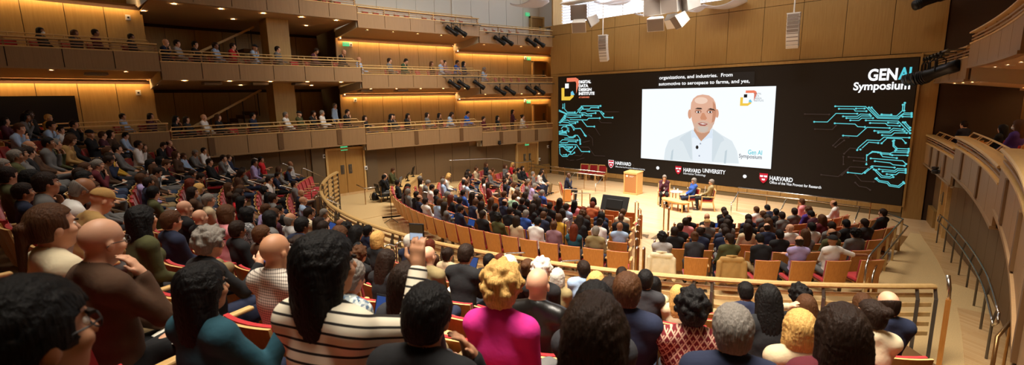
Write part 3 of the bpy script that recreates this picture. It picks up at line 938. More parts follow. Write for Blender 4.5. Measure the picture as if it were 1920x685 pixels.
def arm_parts(F, J, off, upto=1.0, k=.03):
    for kk in 'LR':
        F.cap(J['s'+kk], J['e'+kk], .052 + off, .043 + off, .035)
        if upto > 0: F.cap(J['e'+kk], J['e'+kk] + (J['w'+kk] - J['e'+kk])*upto, .042 + off, .029 + off*1.1 + (1-upto)*.01, k)
def leg_parts(F, J, off, k=.03):
    for kk in 'LR':
        F.cap(J['hip'+kk], J['k'+kk], .088 + off, .060 + off, .045)
        F.cap(J['k'+kk], J['a'+kk], .056 + off, .038 + off, k)
FINGER = [1.0]
def hand_parts(F, J):
    for s, kk in ((-1, 'L'), (1, 'R')):
        w, d = J['w'+kk], J['h'+kk]
        side = np.cross(d, (0, 0, 1.0)); 
        if np.linalg.norm(side) < .3: side = np.array((1.0, 0, 0))
        side = nrm(side)*(-s); pn = np.cross(side, d)*s
        if pn[2] > 0 and abs(d[2]) < .6: pn = -pn
        F.cap(w, w + d*.03, .026, .028, .02)
        for j, x in enumerate((-.028, -.010, .010, .028)):
            F.cap(w + d*.025 + side*x*.6, w + d*.085 + side*x, .016, .012, .014)
            L = (.058, .068, .074, .064)[j] if s else .06
            a = w + d*.085 + side*x; b = a + nrm(d + pn*.35)*L*.52; c = b + nrm(d + pn*1.0)*L*.48
            g_ = FINGER[0]; F.cap(a, b, .0095*g_, .0085*g_, .004); F.cap(b, c, .0085*g_, .0072*g_, .004)
        a = w + d*.03 + side*.026; b = a + nrm(d*.6 + side*.8)*.042; c = b + nrm(d + side*.15 + pn*.3)*.032
        F.cap(a, b, .0125*g_, .0105*g_, .008); F.cap(b, c, .010*g_, .008*g_, .004)

_var = {}
def eyes_mesh(me, J):
    """two eyes and brows added to the face, with materials 1 and 2 of the body"""
    H, R = J['head'], J['R']; bm = bmesh.new(); bm.from_mesh(me)
    for s in (-1, 1):
        e = H + R @ np.array((s*.031, .076, .012))
        for rad, off, mi in ((.0125, 0, 1), (.0062, .0075, 2)):
            r = bmesh.ops.create_uvsphere(bm, u_segments=8, v_segments=6, radius=rad)
            c = Vector(e + R @ np.array((0, off, 0)))
            for v in r['verts']: v.co += c
            for f in {f for v in r['verts'] for f in v.link_faces}: f.material_index = mi; f.smooth = True
        r = bmesh.ops.create_cube(bm, size=1)
        for v in r['verts']:
            p = np.array((v.co.x*.036, v.co.y*.012, v.co.z*.008 - abs(v.co.x)*.006)) + (s*.033, .087, .036)
            v.co = Vector(H + R @ p)
        for f in {f for v in r['verts'] for f in v.link_faces}: f.material_index = 2
    bm.to_mesh(me); bm.free()

def variant(pose, fem, h=.0115, short=False, bulk=0.0):
    key = (pose, fem, h, short, bulk)
    if key in _var: return _var[key]
    p = POSES[pose]; J = skeleton(p, fem)
    pts = np.array([J[k] for k in J if k not in ('R', 'hL', 'hR')])
    lo, hi = pts.min(0) - .17, pts.max(0) + .19
    out = {'J': J}
    FINGER[0] = max(1.0, h/.0125)
    F = Field(lo, hi, h)
    head_parts(F, J, J['R'], h < .009)
    F.cap(J['neck'] - (0, 0, .04), J['base'] + (J['head'] - J['base'])*.25, .060 if not fem else .051, .055 if not fem else .047, .03)
    torso_parts(F, J, fem, -.006); arm_parts(F, J, -.002); hand_parts(F, J); leg_parts(F, J, -.006)
    for kk in 'LR': F.cap(J['a'+kk] + (0, -.02, -.02), J['t'+kk], .034, .026, .02)
    me = F.build('body'); eyes_mesh(me, J); out['body'] = me
    F = Field(lo, hi, h)
    torso_parts(F, J, fem, .012 + bulk); arm_parts(F, J, .011 + bulk*.7, 0.0 if short else .93)
    nb = J['neck']
    F.carve(lambda P: .062 - np.linalg.norm((P - nb - np.array((0, .012, 0)))*np.array((1, 1, 0.55)), axis=-1), nb - .16, nb + .16)
    out['top'] = F.build('shirt')
    F = Field(lo, hi, max(h, .0105))
    F.ell(J['pel'] + (0, -.01, -.01), (.172, .128, .11), None, .05, .012); leg_parts(F, J, .010)
    pz = J['pel'][2] + .09
    F.carve(lambda P: P[..., 2] - pz)
    out['legs'] = F.build('trousers')
    F = Field(lo, hi, max(h, .0115))
    for kk in 'LR':
        a, t = J['a'+kk], J['t'+kk]
        F.cap(a + (0, -.035, -.045), t, .042, .036, .02); F.cap(a + (0, -.005, -.01), a + (0, 0, -.04), .042, .045, .02)
    out['shoes'] = F.build('shoes')
    _var[key] = out
    return out

# ---- hair, in the head's own frame (origin between the ears, +Y to the face)
_hair = {}
def hair(style, h=.0105):
    key = (style, h)
    if key in _hair: return _hair[key]
    F = Field((-.19, -.26, -.46), (.19, .19, .22), h)
    cr = (.077, .097, .094); c = (0, -.012, .035)
    if style in 'slbupcn':
        off = {'s': .017, 'l': .020, 'b': .022, 'u': .015, 'p': .012, 'c': .030, 'n': .012}[style]
        F.ell(c, cr, None, .01, off); F.ell((0, -.045, -.02), (.070, .062, .075), None, .02, off*.6)
    if style == 'l':
        for s in (-1, 1): F.cap((s*.072, -.01, .02), (s*.085, -.035, -.26), .030, .032, .04)
        F.ell((0, -.085, -.12), (.105, .050, .24), None, .04)
    if style == 'b':
        for s in (-1, 1): F.cap((s*.074, -.005, .03), (s*.080, .0, -.10), .028, .030, .03)
        F.ell((0, -.055, -.06), (.098, .060, .105), None, .03)
    if style == 'u': F.ell((0, -.115, .075), (.048, .045, .045), None, .015)
    if style == 'p':
        F.cap((0, -.10, .03), (0, -.125, .025), .026, .026, .012); F.cap((0, -.125, .02), (0, -.15, -.20), .030, .016, .02)
    if style == 'c':
        rr = np.random.RandomState(3)
        for i in range(46):
            a = rr.normal(size=3); a /= np.linalg.norm(a)
            if a[2] < -.55 or (a[1] > .45 and a[2] < .45): continue
            q = np.array(c) + a*(np.array(cr) + .026); F.ell(q, (.026, .026, .026), None, .012)
    if style == 'h':
        F.ell((0, -.012, .05), (.083, .103, .088), None, .01, .006)
        F.carve(lambda P: .045 - P[..., 2])
        F.ell((0, .115, .055), (.062, .062, .010), None, .01)
    elif style in 'slbupcn':
        # the face, the nape and the ears stay clear
        zl = {'s': .062, 'l': .070, 'b': .052, 'u': .078, 'p': .082, 'c': .072, 'n': .2}[style]
        def face(P):
            x, y, z = P[..., 0], P[..., 1], P[..., 2]
            hl = zl - .9*np.maximum(0, np.abs(x) - .03)**1.0*.35
            yb = .046 - .55*np.maximum(0, z - .0)*.35
            return -np.maximum(np.maximum(yb - y, z - hl), np.abs(x) - (.074 if style in 'lb' else .2))
        F.carve(face)
        if style in 'supcn':
            def low(P):
                x, y, z = P[..., 0], P[..., 1], P[..., 2]
                cut = np.where(y > -.03, -.012 + np.clip((-y - .0)*.2, -1, 0), -.075)
                return np.where(y > -.16, cut - z, -1)
            if style != 'p': F.carve(low)
            else: F.carve(lambda P: np.where((np.abs(P[..., 0]) > .04) | (P[..., 1] > -.10), np.where(P[..., 1] > -.03, -.005, -.06) - P[..., 2], -1))
        if style == 'n':
            F.carve(lambda P: P[..., 2] - (.092 - .55*(P[..., 1] + .11)))
            F.carve(lambda P: P[..., 1] - .03)
    # strands: shallow furrows running back from the brow
    sl, P = F.sub(F.lo, F.lo + F.h*F.n)
    if style in 'slbuc':
        an = np.arctan2(P[..., 0], P[..., 2] + .1)
        F.F += (.0022*np.sin(an*38 + 5*np.sin(P[..., 1]*30)) + .0015*np.sin(an*83 + P[..., 1]*40)).astype(np.float32)
    _hair[key] = F.build('hair'); return _hair[key]

def glasses_mesh():
    if 'g' in _hair: return _hair['g']
    a = MB(True)
    for s in (-1, 1):
        a.tube([(s*.034 + .024*math.cos(t), .100 - .003*abs(math.cos(t)), .010 + .019*math.sin(t)) for t in np.linspace(0, 2*PI, 14, endpoint=False)], .0022, 5, closed=True)
        a.tube([(s*.058, .098, .016), (s*.082, .06, .016), (s*.086, -.01, .010), (s*.084, -.03, -.01)], .0022, 5)
    a.tube([(-.010, .102, .014), (.010, .102, .014)], .0022, 5)
    me = a.mesh('glasses'); me.materials.append(M_BLACKP); _hair['g'] = me; return me
def mask_mesh():
    if 'm' in _hair: return _hair['m']
    F = Field((-.1, 0, -.13), (.1, .15, .04), .008)
    F.ell((0, .05, -.045), (.066, .066, .056), None, .01); F.carve(lambda P: .03 - P[..., 1]); F.carve(lambda P: P[..., 2] - .005 + P[..., 1]*0)
    me = F.build('face_mask'); me.materials.append(M_WHITE); _hair['m'] = me; return me

SKIN = [mat('skin_light', 'd9a483', 0.55), mat('skin_medium', 'bd8763', 0.55), mat('skin_tan', '95623f', 0.55), mat('skin_deep', '5a3824', 0.5)]
M_EYE = mat('eye_white', 'e6ded4', 0.3); M_BROW = mat('brow_dark', '1d130d', 0.7)
HAIRC = {'k': ('black', '0e0b0a'), 'd': ('dark brown', '23150c'), 'm': ('brown', '4a2d17'), 'y': ('blond', 'c59a58'), 'g': ('grey', '7a736b'), 'w': ('white', 'c9c2b6'), 'a': ('auburn', '5e2410')}
HAIRM = {k: hair_mat('hair_' + n.replace(' ', '_'), c) for k, (n, c) in HAIRC.items()}
HAIRN = {'s': 'short', 'l': 'long', 'b': 'bobbed', 'u': 'pinned-up', 'p': 'ponytailed', 'c': 'curly', 'n': 'thinning'}
TOPC = {'blk': ('black', '111114'), 'chr': ('charcoal', '2c2c30'), 'nvy': ('navy', '18203a'), 'blu': ('blue', '2a4f9c'), 'bri': ('bright blue', '2160c8'), 'lbl': ('pale blue', '9db4d2'),
  'wht': ('white', 'e4e0da'), 'crm': ('cream', 'e2d3b0'), 'gry': ('grey', '6a6866'), 'lgy': ('light grey', 'a9a5a3'), 'red': ('red', 'c01820'), 'mar': ('maroon', '5a1420'),
  'pnk': ('pink', 'd98a90'), 'mag': ('magenta pink', 'd6288c'), 'pur': ('purple', '43287a'), 'lav': ('lavender', 'a596c4'), 'grn': ('green', '2f4a30'), 'mnt': ('mint green', '9fc8a8'), 'olv': ('olive', '4a4a26'), 'khk': ('khaki', '8a7a52'),
  'tan': ('tan', 'b08a50'), 'bei': ('beige', 'c8b490'), 'tea': ('teal', '1d4a58'), 'yel': ('mustard yellow', 'c89a30'), 'brn': ('brown', '4e3420'), 'rst': ('rust', '9a4a20'), 'mau': ('mauve', '8a6670'), 'pye': ('pale yellow', 'e0d6a0'), 'plm': ('plum', '4a2030')}
TOPM = {k: mat('cloth_' + n.replace(' ', '_'), c, 0.9, noise=0.15, nscale=9, bump=0.5) for k, (n, c) in TOPC.items()}
TOPC.update({'str': ('black-striped cream', ''), 'chk': ('brown-checked white', ''), 'dia': ('diamond-patterned maroon', ''), 'pla': ('red plaid', ''), 'flo': ('floral grey', ''), 'fbl': ('floral blue', ''), 'lea': ('black leather', '')})
TOPM.update({'str': cloth_pattern('striped_jersey', 'stripe', 'e6dcc4', '17130f', .042), 'chk': cloth_pattern('checked_shirt', 'check', 'd9cec0', '3a2c2a', .018),
  'dia': cloth_pattern('diamond_knit', 'diamond', '6e141c', 'd0a890', .075), 'pla': cloth_pattern('plaid_shirt', 'plaid', '5c1a1c', 'b07a30', .07),
  'flo': cloth_pattern('floral_grey', 'v', '3a3d44', 'c8c8c8', 45), 'fbl': cloth_pattern('floral_blue', 'v', '1d4a70', 'd8dcd0', 40), 'lea': mat('black_leather', '14110f', 0.35, noise=.2, nscale=12, bump=.25)})
LEGM = [TOPM['blk'], TOPM['chr'], TOPM['nvy'], mat('denim', '33415c', 0.9, noise=.2, nscale=60), mat('khaki_trousers', '8c7550', 0.9), TOPM['gry']]
SHOEM = [mat('black_shoes', '0f0d0c', 0.4), mat('brown_shoes', '3a2415', 0.45), mat('pale_trainers', 'bdb8b0', 0.6)]

def setm(o, mats):
    for i, m in enumerate(mats):
        o.material_slots[i].link = 'OBJECT'; o.material_slots[i].material = m

def prep(me, n=1):
    while len(me.materials) < n: me.materials.append(None)
    return me

PEOPLE = []
def person(u, v, z, rz, code, top, pose, fem, skin, label, group=None, h=.0115, short=False, scale=1.0, glasses=False, mask=False, legs=None, bulk=0.0, hh=None, shoes=True, collar=None):
    """code = hair colour letter + style letter ('0z' for a bald head)"""
    vr = variant(pose, fem, h, short, bulk)
    o = link('person', prep(vr['body'], 3)); setm(o, (SKIN[skin], M_EYE, M_BROW))
    o.location = (u, -v, z); o.rotation_euler = (0, 0, rz); o.scale = (scale,)*3
    tag(o, label, 'person', group)
    t = link('shirt', prep(vr['top']), o); setm(t, (TOPM[top],))
    l = link('trousers', prep(vr['legs']), o); setm(l, (legs if legs is not None else LEGM[rng.randint(len(LEGM))],))
    if shoes:
        s = link('shoes', prep(vr['shoes']), o); setm(s, (SHOEM[rng.randint(3)],))
    J = vr['J']; HM = Matrix([list(J['R'][i]) + [J['head'][i]] for i in range(3)] + [[0, 0, 0, 1]])
    if code[1] != 'z':
        hm = link('cap' if code[1] == 'h' else 'hair', prep(hair(code[1], hh or max(h, .0085))), o)
        setm(hm, (HAIRM[code[0]] if code[1] != 'h' else TOPM['blk' if code[0] in 'kd' else 'tan'],))
        hm.matrix_local = HM
    if collar:
        F = Field(J['neck'] - .16, J['neck'] + .16, .009); nb = J['neck'] + np.array((0, .006, .0))
        F.cap(nb - (0, 0, .01), nb + (0, 0, .048), .074 if fem else .082, .066 if fem else .072, .01)
        F.carve(lambda P: .058 - np.linalg.norm((P - nb)[..., :2], axis=-1)); F.carve(lambda P: P[..., 2] - nb[2] - .05 + 1.2*np.maximum(0, P[..., 1]-nb[1]-.02)); F.carve(lambda P: nb[2] - .035 - P[..., 2])
        cm = F.build('collar'); cm.materials.append(TOPM[collar]); link('collar', cm, o)
    if glasses: g = link('glasses', glasses_mesh(), o); g.matrix_local = HM
    if mask: g = link('face_mask', mask_mesh(), o); g.matrix_local = HM
    PEOPLE.append(o)
    return o

# ================================================================ SEATS
def seat_meshes():
    d = {}
    def shell(y0, bow, t0, w0, w1, z0, z1, lean, name, mats, top_edge=None, nx=10, nz=7, bulge=0.0, rtop=0.0):
        a = MB(True); front = []; back = []
        for j in range(nz+1):
            f = j/nz; z = z0 + (z1-z0)*f; w = w0 + (w1-w0)*f
            fr = []; bk = []
            for i in range(nx+1):
                x = (i/nx - .5)*2
                zz = z - rtop*x*x*f
                y = y0 - lean*(z - z0) + bow*x*x
                fr.append((x*w/2, y + bulge*(1-x**4)*(1-(2*f-1)**4), zz)); bk.append((x*w/2, y - t0, zz))
            front.append(fr); back.append(bk)
        V = [p for r in front for p in r] + [p for r in back for p in r]; N = (nx+1)*(nz+1); Fs = []; mi = []
        for j in range(nz):
            for i in range(nx):
                q = j*(nx+1)+i; Fs.append((q, q+1, q+nx+2, q+nx+1)); mi.append(0)
                Fs.append((N+q, N+q+nx+1, N+q+nx+2, N+q+1)); mi.append(0)
        for i in range(nx):
            Fs.append((i, N+i, N+i+1, i+1)); mi.append(0)
            q = nz*(nx+1)+i; Fs.append((q, q+1, N+q+1, N+q)); mi.append(1 if len(mats) > 1 else 0)
        for j in range(nz):
            q = j*(nx+1); Fs.append((q, q+nx+1, N+q+nx+1, N+q)); mi.append(1 if len(mats) > 1 else 0)
            q += nx; Fs.append((q, N+q, N+q+nx+1, q+nx+1)); mi.append(1 if len(mats) > 1 else 0)
        a.v = V; a.f = Fs; a.m = mi
        me = a.mesh(name)
        for m in mats: me.materials.append(m)
        return me
    d['back_shell'] = shell(-.235, .035, .024, .47, .515, .30, .90, .20, 'back_shell', [W_SEAT, W_SEATEDGE])
    d['back_cushion'] = shell(-.195, .035, .036, .44, .49, .44, .885, .20, 'back_cushion', [M_RED], bulge=.03)
    a = MB(True); a.bbox((0, .04, .375), (.46, .47, .085), .035); me = a.mesh('seat_cushion'); me.materials.append(M_RED); d['seat_cushion'] = me
    a = MB(True); a.bbox((0, .03, .315), (.43, .44, .03), .012); me = a.mesh('seat_pan'); me.materials.append(W_SEAT); d['seat_pan'] = me
    a = MB(True); a.bbox((.28, .0, .635), (.065, .33, .032), .012); me = a.mesh('armrest'); me.materials.append(W_SEATEDGE); d['armrest'] = me
    a = MB(True); a.bbox((.28, -.02, .31), (.035, .10, .62), .01); a.bbox((.28, .0, .012), (.06, .26, .024), .008); me = a.mesh('pedestal'); me.materials.append(M_GREYM); d['pedestal'] = me
    a = MB(True); a.bbox((.28, .0, .33), (.04, .40, .58), .012); me = a.mesh('end_panel'); me.materials.append(W_SEAT); d['end_panel'] = me
    return d
SEATM = seat_meshes()
def seat(u, v, z, rz, label, group, end=0):
    t = empty('theatre_seat', (u, v, z), rz, label, 'seat', group)
    for k in ('back_shell', 'back_cushion', 'seat_cushion', 'seat_pan', 'armrest', 'pedestal'):
        link(k, SEATM[k], t)
    if end: 
        e = link('end_panel', SEATM['end_panel'], t)
        if end < 0:
            e.location.x = -.56; a = link('armrest', SEATM['armrest'], t); a.location.x = -.56
    return t
SEAT_STUFF = []      # the seats beyond the three hundred nearest, joined as one row mass
# ================================================================ WHO SITS WHERE (head positions read off the photograph, in its pixels)
# x y hair+style top [pose] [flags: f/m sex, G glasses, S short sleeves, K mask, 0-3 skin] [| own label]
FLOOR_L = """
734 346 ds blk rests m|773 335 gs wht|784 323 dl crm lap|791 317 ms nvy|800 313 ds bri rests m0|832 322 yl crm down|848 315 ks nvy folded m
817 335 ys wht down m|818 349 gs lbl rests|854 346 gn gry|857 353 ks wht cross m|774 350 gs gry down|872 324 dl rst|878 333 dl blk|892 315 ms bei cheek
911 314 ml blk rests|915 324 gn gry rests|928 324 ms rst|947 318 ml gry|960 315 yl red chin|968 325 ds khk rests m|959 330 gn blk rests|951 334 dl bei|943 338 ds blk cross
979 324 ds blk rests m|988 323 dl blk cross|1014 330 gs gry rests m|891 344 ms lbl lap|900 338 dl wht|864 335 ds nvy|897 360 dl mar lap S|936 346 ds blk cross|933 355 ds nvy
936 362 mb crm down|988 346 gs mau cheek|994 341 ml gry|1025 332 dl wht down|1019 353 ms gry|1021 364 gs lav down|1025 351 ds blk|1062 336 0z nvy temple m3| 
"""
FLOOR_C = """
747 366 kl gry|767 372 al blk|782 380 dn nvy folded m|791 364 ds wht|800 367 ds wht|812 371 ds blk|827 379 gs khk chin|835 370 dl gry|851 373 al blk|815 388 ms lbl type
876 373 ds blu|875 386 ms nvy down|898 381 dl blk|904 389 ds blk|919 378 ml gry|931 378 ms nvy|938 389 dn nvy|926 393 ds blk|964 377 ml wht|959 393 ks blk|976 391 ms mnt|981 386 dl blk
1001 386 gs blk|1004 379 gs blu|1062 398 ds lbl|1038 394 dl blk|1054 408 dl wht|1089 406 kl pnk|1103 401 kl crm|1100 411 as rst|999 397 ds blk|999 409 dl blk|857 396 ds nvy|863 403 ds nvy type
900 405 dl crm tall f|920 409 ds blk|927 423 kc olv|952 430 dl bei|981 418 gs blu type|984 434 ks wht m2|953 404 ds blk chin|977 411 dl blk|1004 417 ks blk|999 406 ds blk|1032 437 mu mau
1034 418 ms nvy down|1027 408 ds blk|1050 428 ms yel cheek m|1075 443 al tea lap S|1087 423 mc blk|1100 431 dl blk|1099 416 as brn|1114 439 gs khk rests|1135 435 du wht down|1139 420 kl nvy|1140 410 dn nvy m3
1147 409 ms crm|1161 428 0z lbl m|1172 420 0z blk m3|768 378 ds blk|751 377 gs gry
"""
FLOOR_R = """
1234 459 kc lgy lap m3|1263 447 ds blk m|1277 440 ds blk m|1287 457 mu chr|1290 430 ds pnk m|1284 416 dn blk folded m|1317 416 0z blk chin m|1327 429 dn blk m|1325 422 gh gry m|1320 441 ds nvy type m
1336 465 ds khk m|1353 406 ds blk m|1355 417 kl blk|1359 441 dl gry|1368 442 ds nvy m|1387 452 ds nvy m|1387 471 ds olv m|1390 433 dl bei|1388 418 ds blk|1380 410 ds blk type|1394 412 ds nvy
1453 392 ks nvy m|1420 399 ms wht headhand|1426 406 ms gry|1450 408 ks blk|1474 406 ds gry f|1492 403 ds gry|1509 393 ms pnk chin f|1513 400 mc pur rests S|1538 416 ks plm|1574 393 dn wht type m
1455 422 ds blk|1428 429 dn nvy m|1434 427 ml brn|1466 436 0z wht m|1526 423 ks wht m|1550 421 ml mar f|1447 446 ks blk m|1475 455 ks blk m|1497 448 ml gry|1485 463 dn lav m|1557 450 dn olv m
1568 441 ds gry m|1592 427 ks blk|1601 452 kc gry|1577 463 kh wht armout Sm2|1650 415 ds blk lap m|1648 434 ds chr cheek m
"""
RAISED = """
8 234 dl plm|38 230 ms lbl chin m|55 209 ds blk m3|72 211 kl gry|76 227 ds lbl chin m|90 229 ys yel cheek f|104 226 ds blk cheek m|58 263 gn brn|76 258 gs olv cheek G|92 256 ks gry m2|112 253 ds wht m
134 253 ml tan|147 248 dl blk|164 246 kh blk folded m|235 257 ks lbl m|252 261 ds wht cheek m|221 265 ds gry|227 262 dl brn|203 273 ms yel f|213 271 ms plm|191 279 dl nvy|175 279 ds brn down m|268 288 ml brn|261 296 ml gry
284 294 kl wht|297 277 ms blk down m|307 279 ds blk|317 276 dn mar cheek m|8 281 dl gry rests|21 276 ds blk|382 288 ds wht cheek m|366 292 gs gry m|373 291 ds blk|357 298 ml brn|343 310 ms lbl lap|340 318 ds brn
130 305 ms mar m|138 302 gs mar|126 340 ds blk m|156 351 gn wht down m|178 371 gh tan down|147 314 ds blk|163 335 kl blk|247 337 ms lav rests m|283 360 ks olv turned m|262 301 ds brn|348 347 al blk|362 360 yl gry f|357 392 0z blk m
337 336 dh blk|385 370 gs bei m|420 310 dl wht lap|428 304 ms nvy|441 301 ds gry|453 308 dl brn down|503 305 ks red folded Sm1|476 325 kl blk|488 318 ks lav cheek m|481 334 ds wht|414 353 ml brn|424 360 ms blk
444 371 ds red m|461 368 dl brn|461 384 kl blk|397 392 kl blk|419 397 mb pnk cheek|467 404 kb flo cheek|495 360 kc lgy f|506 371 kl blk|498 395 ms lav|530 397 ks blk m|509 414 kb gry m|493 441 ms brn f
556 316 0z lgy rests m|544 324 gs nvy m|538 331 ml gry|540 344 ds gry cross m|557 363 0z nvy m|569 376 0z lbl m|580 386 ds crm tablet m|547 405 gn lgy m|562 397 kl gry|568 415 ks nvy chin m2|584 410 mu plm G|608 401 gs chr|600 407 dl blk
608 427 ds blk m|639 422 0z brn m|636 440 ml brn|652 414 kc red f3|669 440 kl blk|691 432 ks nvy cross m|514 362 ds gry
232 304 ds blk|309 299 kl blk|184 303 kl gry down|30 296 gs olv|96 277 ds chr m|205 318 kl blk|296 334 ds nvy|330 355 dl brn|393 338 ds blk|450 341 dl gry|520 337 ds nvy|516 388 ml plm|445 392 ds blk|180 329 ms gry m|70 300 ds blk|105 315 kl plm
40 330 ds olv rests m|12 306 gs gry|90 348 ds gry m
"""
NEAR = """
563 460 du pye tall f0 d5.8 | woman with dark hair pinned up and a cream top, beyond the bearded man in checks
674 480 mc blk lap f0 d6.3 | person with big frizzy blond-brown curls, beyond the raised phone
726 490 dl blk type f0 d6 | dark-haired person with an open laptop below the twin stair rails
784 500 kl blk lap f0 d4.8 | long black hair beside the bald man in khaki
770 533 dl chr lap f0 d3.3 | dark brown bobbed head just behind the black-haired man leaning on his hand
711 450 yb blk lap f0 d8 | blond bobbed head in black near the curved front rail
770 449 ws nvy lap m0 d9 | white-haired person in navy right behind the curved front rail
808 462 al brn lap f0 d9 | auburn-haired person behind the curved front rail
841 479 du bei lap f0 d7.8 | dark-haired person with hair up in cream, holding a blue tablet by short stair rails
806 481 nz khk lap m0 d5.6 | bald man in a khaki shirt with dark fringe of hair
875 479 ds blk type mG0 d6.4 | dark-haired man in black jacket with bright open laptop
918 491 ks blk lap m0 d7.4 | black-haired head beyond the bright open laptop
939 489 as brn lap m0 d8 | small reddish-brown head beyond the bright open laptop
956 501 wb blk lap f0 d5.3 | white wavy bob directly beyond the blond woman in magenta
991 504 mu blk lap f0 d7 | woman with a brown messy updo in black
1018 508 wc blk lap f0 d6.3 | short white curls beyond the bald man in leather
1047 522 wb khk lap f0 d6.2 | white bobbed hair and khaki coat beside the bald man in leather
1097 506 ds lbl turned m1 d6.8 | man in pale blue shirt with red lanyard by the front rail
1118 532 yl bei lap f0 d4.8 | long blond-brown hair left of the man in red plaid
1145 547 ds pla lap m0 d3.9 | man with thick brown hair in red plaid shirt
1176 547 ms nvy lap m0 d4.7 | man with brown hair in blue-grey hooded top
1166 516 ds bei lap f0 d8 | small dark head at the front rail beside the central steps
1210 526 ks chr lap m1 d6.4 | man with close-cropped black hair in charcoal shirt
1228 536 kb pye lap f1 d6.2 | black bobbed hair and pale yellow top at the front rail
1272 562 yl bei lap f0 d5.7 | wavy dark blond hair at the front rail next to diamond-knit man
1399 549 ks nvy type m1 d5.5 | black-haired man in navy with a laptop at the front rail
1443 564 kl blk type f1 d1 k4 | long straight black hair in black near the front rail
1500 556 kc blk lap m1 d5.5 | dark curly head at the front rail, behind raised cream arm
1513 585 ml bei crown f0 d1 k3 | brown-haired person in beige with one hand on top of the head
1620 572 ml olv lap f0 d5.3 | wavy brown hair beside the balding man at the rail end
1666 571 dn nvy lap m0 d5.4 | balding dark-haired man in navy at the ramp end of the front row
1641 594 du crm turned f0 d1 k4 | woman in cream top with dark low bun, face turned left in profile
943 541 yc mag tall f0 d1 k6 | blond woman in a magenta pink top with white collar
1009 535 nz lea lap m0 d1 k5 | bald man in a black leather jacket
1115 577 kb chr lap f0 d1 k6 | dark grey-streaked head in front of the red plaid man
1121 628 dl nvy lap f0 d1 k7 | large brown head of hair close to the camera with a laptop
1300 582 kc dia lap m1 d1 k5 | man with thick dark curls in diamond-patterned maroon jumper
1375 622 gs nvy lap m0 d1 k6 | grey-haired man in dark navy, thin on top, closest of his row
1503 620 yb bei lap f0 d1 k5 | blond-streaked bob and cream top looking down at phones
1581 626 dl mar lap f1 d1 k6 | very long wavy dark hair over a maroon top
800 596 ks blk temple m1 d1 k7 | black-haired man close by, hand to his cheek
617 500 kl str phone f1 d1 k7 | woman in black-striped cream jumper holding up a phone
661 535 gs fbl type f0 d1 k6 | grey cropped hair and floral blue top beyond the woman with the phone
523 474 nz chk lap m1 d1 k6 | bearded man with shaved head in brown-checked white shirt
395 460 gc blk tablet f0 d1 k6 | woman with grey curls and glasses writing on a tablet
379 545 kl tea raise f1 d1 k7 | woman with long black hair and teal top, hand raised
195 453 0z brn temple mG0 d1 k7 | bald man with dark-framed glasses resting his head on his fingers
322 416 ms nvy lap mG0 d1 k5 | man with brown hair and glasses in a navy jumper
270 414 kl olv cheek f1 d1 k6 | long black hair beside the man in navy with glasses
106 430 mp crm lap f0 d1 k7 | woman with a brown ponytail in cream and olive top
42 388 ds nvy lap m1 d6 | dark-haired man behind the ponytailed woman
349 392 nz blk lap m0 d5.5 | bald man in black seated before the long stair rail
429 396 mb pnk cheek f0 d6.2 | brown-haired woman in a coral pink top below the stair rail
60 640 ks blk lap mG1 d1 k8 | out-of-focus dark head closest to the camera
"""
FRN = {'L': 'far floor block', 'C': 'centre floor block', 'R': 'ramp-side floor block'}
FRF = {'L': 'from its aisle', 'C': 'from far aisle', 'R': 'from central steps'}
HIPF, HIPR, HC, HEADBACK = 0.27, 0.36, 1.235, 0.05

def parse(t):
    out = []
    for ln in t.strip().split('\n'):
        for e in ln.split('|'):
            w = e.split()
            if len(w) < 4: continue
            out.append(entry(w))
    return out
def entry(w):
    x, y, code, top = int(w[0]), int(w[1]), w[2], w[3]
    pose = None; fl = ''; dep = row = None
    for q in w[4:]:
        if q in POSES: pose = q
        elif q[0] == 'k' and q[1:].isdigit(): row = int(q[1:])
        elif q[0] == 'd' and q[1:].replace('.', '').isdigit(): dep = float(q[1:])
        else: fl = q
    fem = code[1] in 'lbup'
    if 'f' in fl: fem = True
    if 'm' in fl: fem = False
    sk = [int(c) for c in fl if c.isdigit()]
    return dict(dep=dep, row=row, x=x, y=y, code=code, top=top, pose=pose, fem=fem, skin=sk[0] if sk else int(rng.choice([0, 0, 0, 1, 1, 2])), G='G' in fl, S='S' in fl, K='K' in fl)

def hair_words(e):
    c, s = e['code']
    n = HAIRC[c][0].replace('dark brown', 'dark') if c in HAIRC else ''
    if s == 'z': return 'bald'
    if s == 'h': return 'cap-wearing'
    if s == 'n': return 'balding'
    return {'s': f'{n}-haired', 'l': f'long {n}-haired', 'b': f'{n}-bobbed', 'u': f'{n}-bunned', 'p': f'{n}-ponytailed', 'c': f'curly {n}-haired'}[s].replace('dark-haired', 'dark-haired')

CYC = ['lap', 'rests', 'chin', 'cross', 'cheek', 'folded', 'down', 'turned', 'type', 'lap', 'rests']
def top_words(e):
    t = TOPC[e['top']][0]
    return t.split()[-1] if len(hair_words(e).split()) + len(t.split()) > 2 else t
seats = []   # dicts: u v z rz depth label group occ end
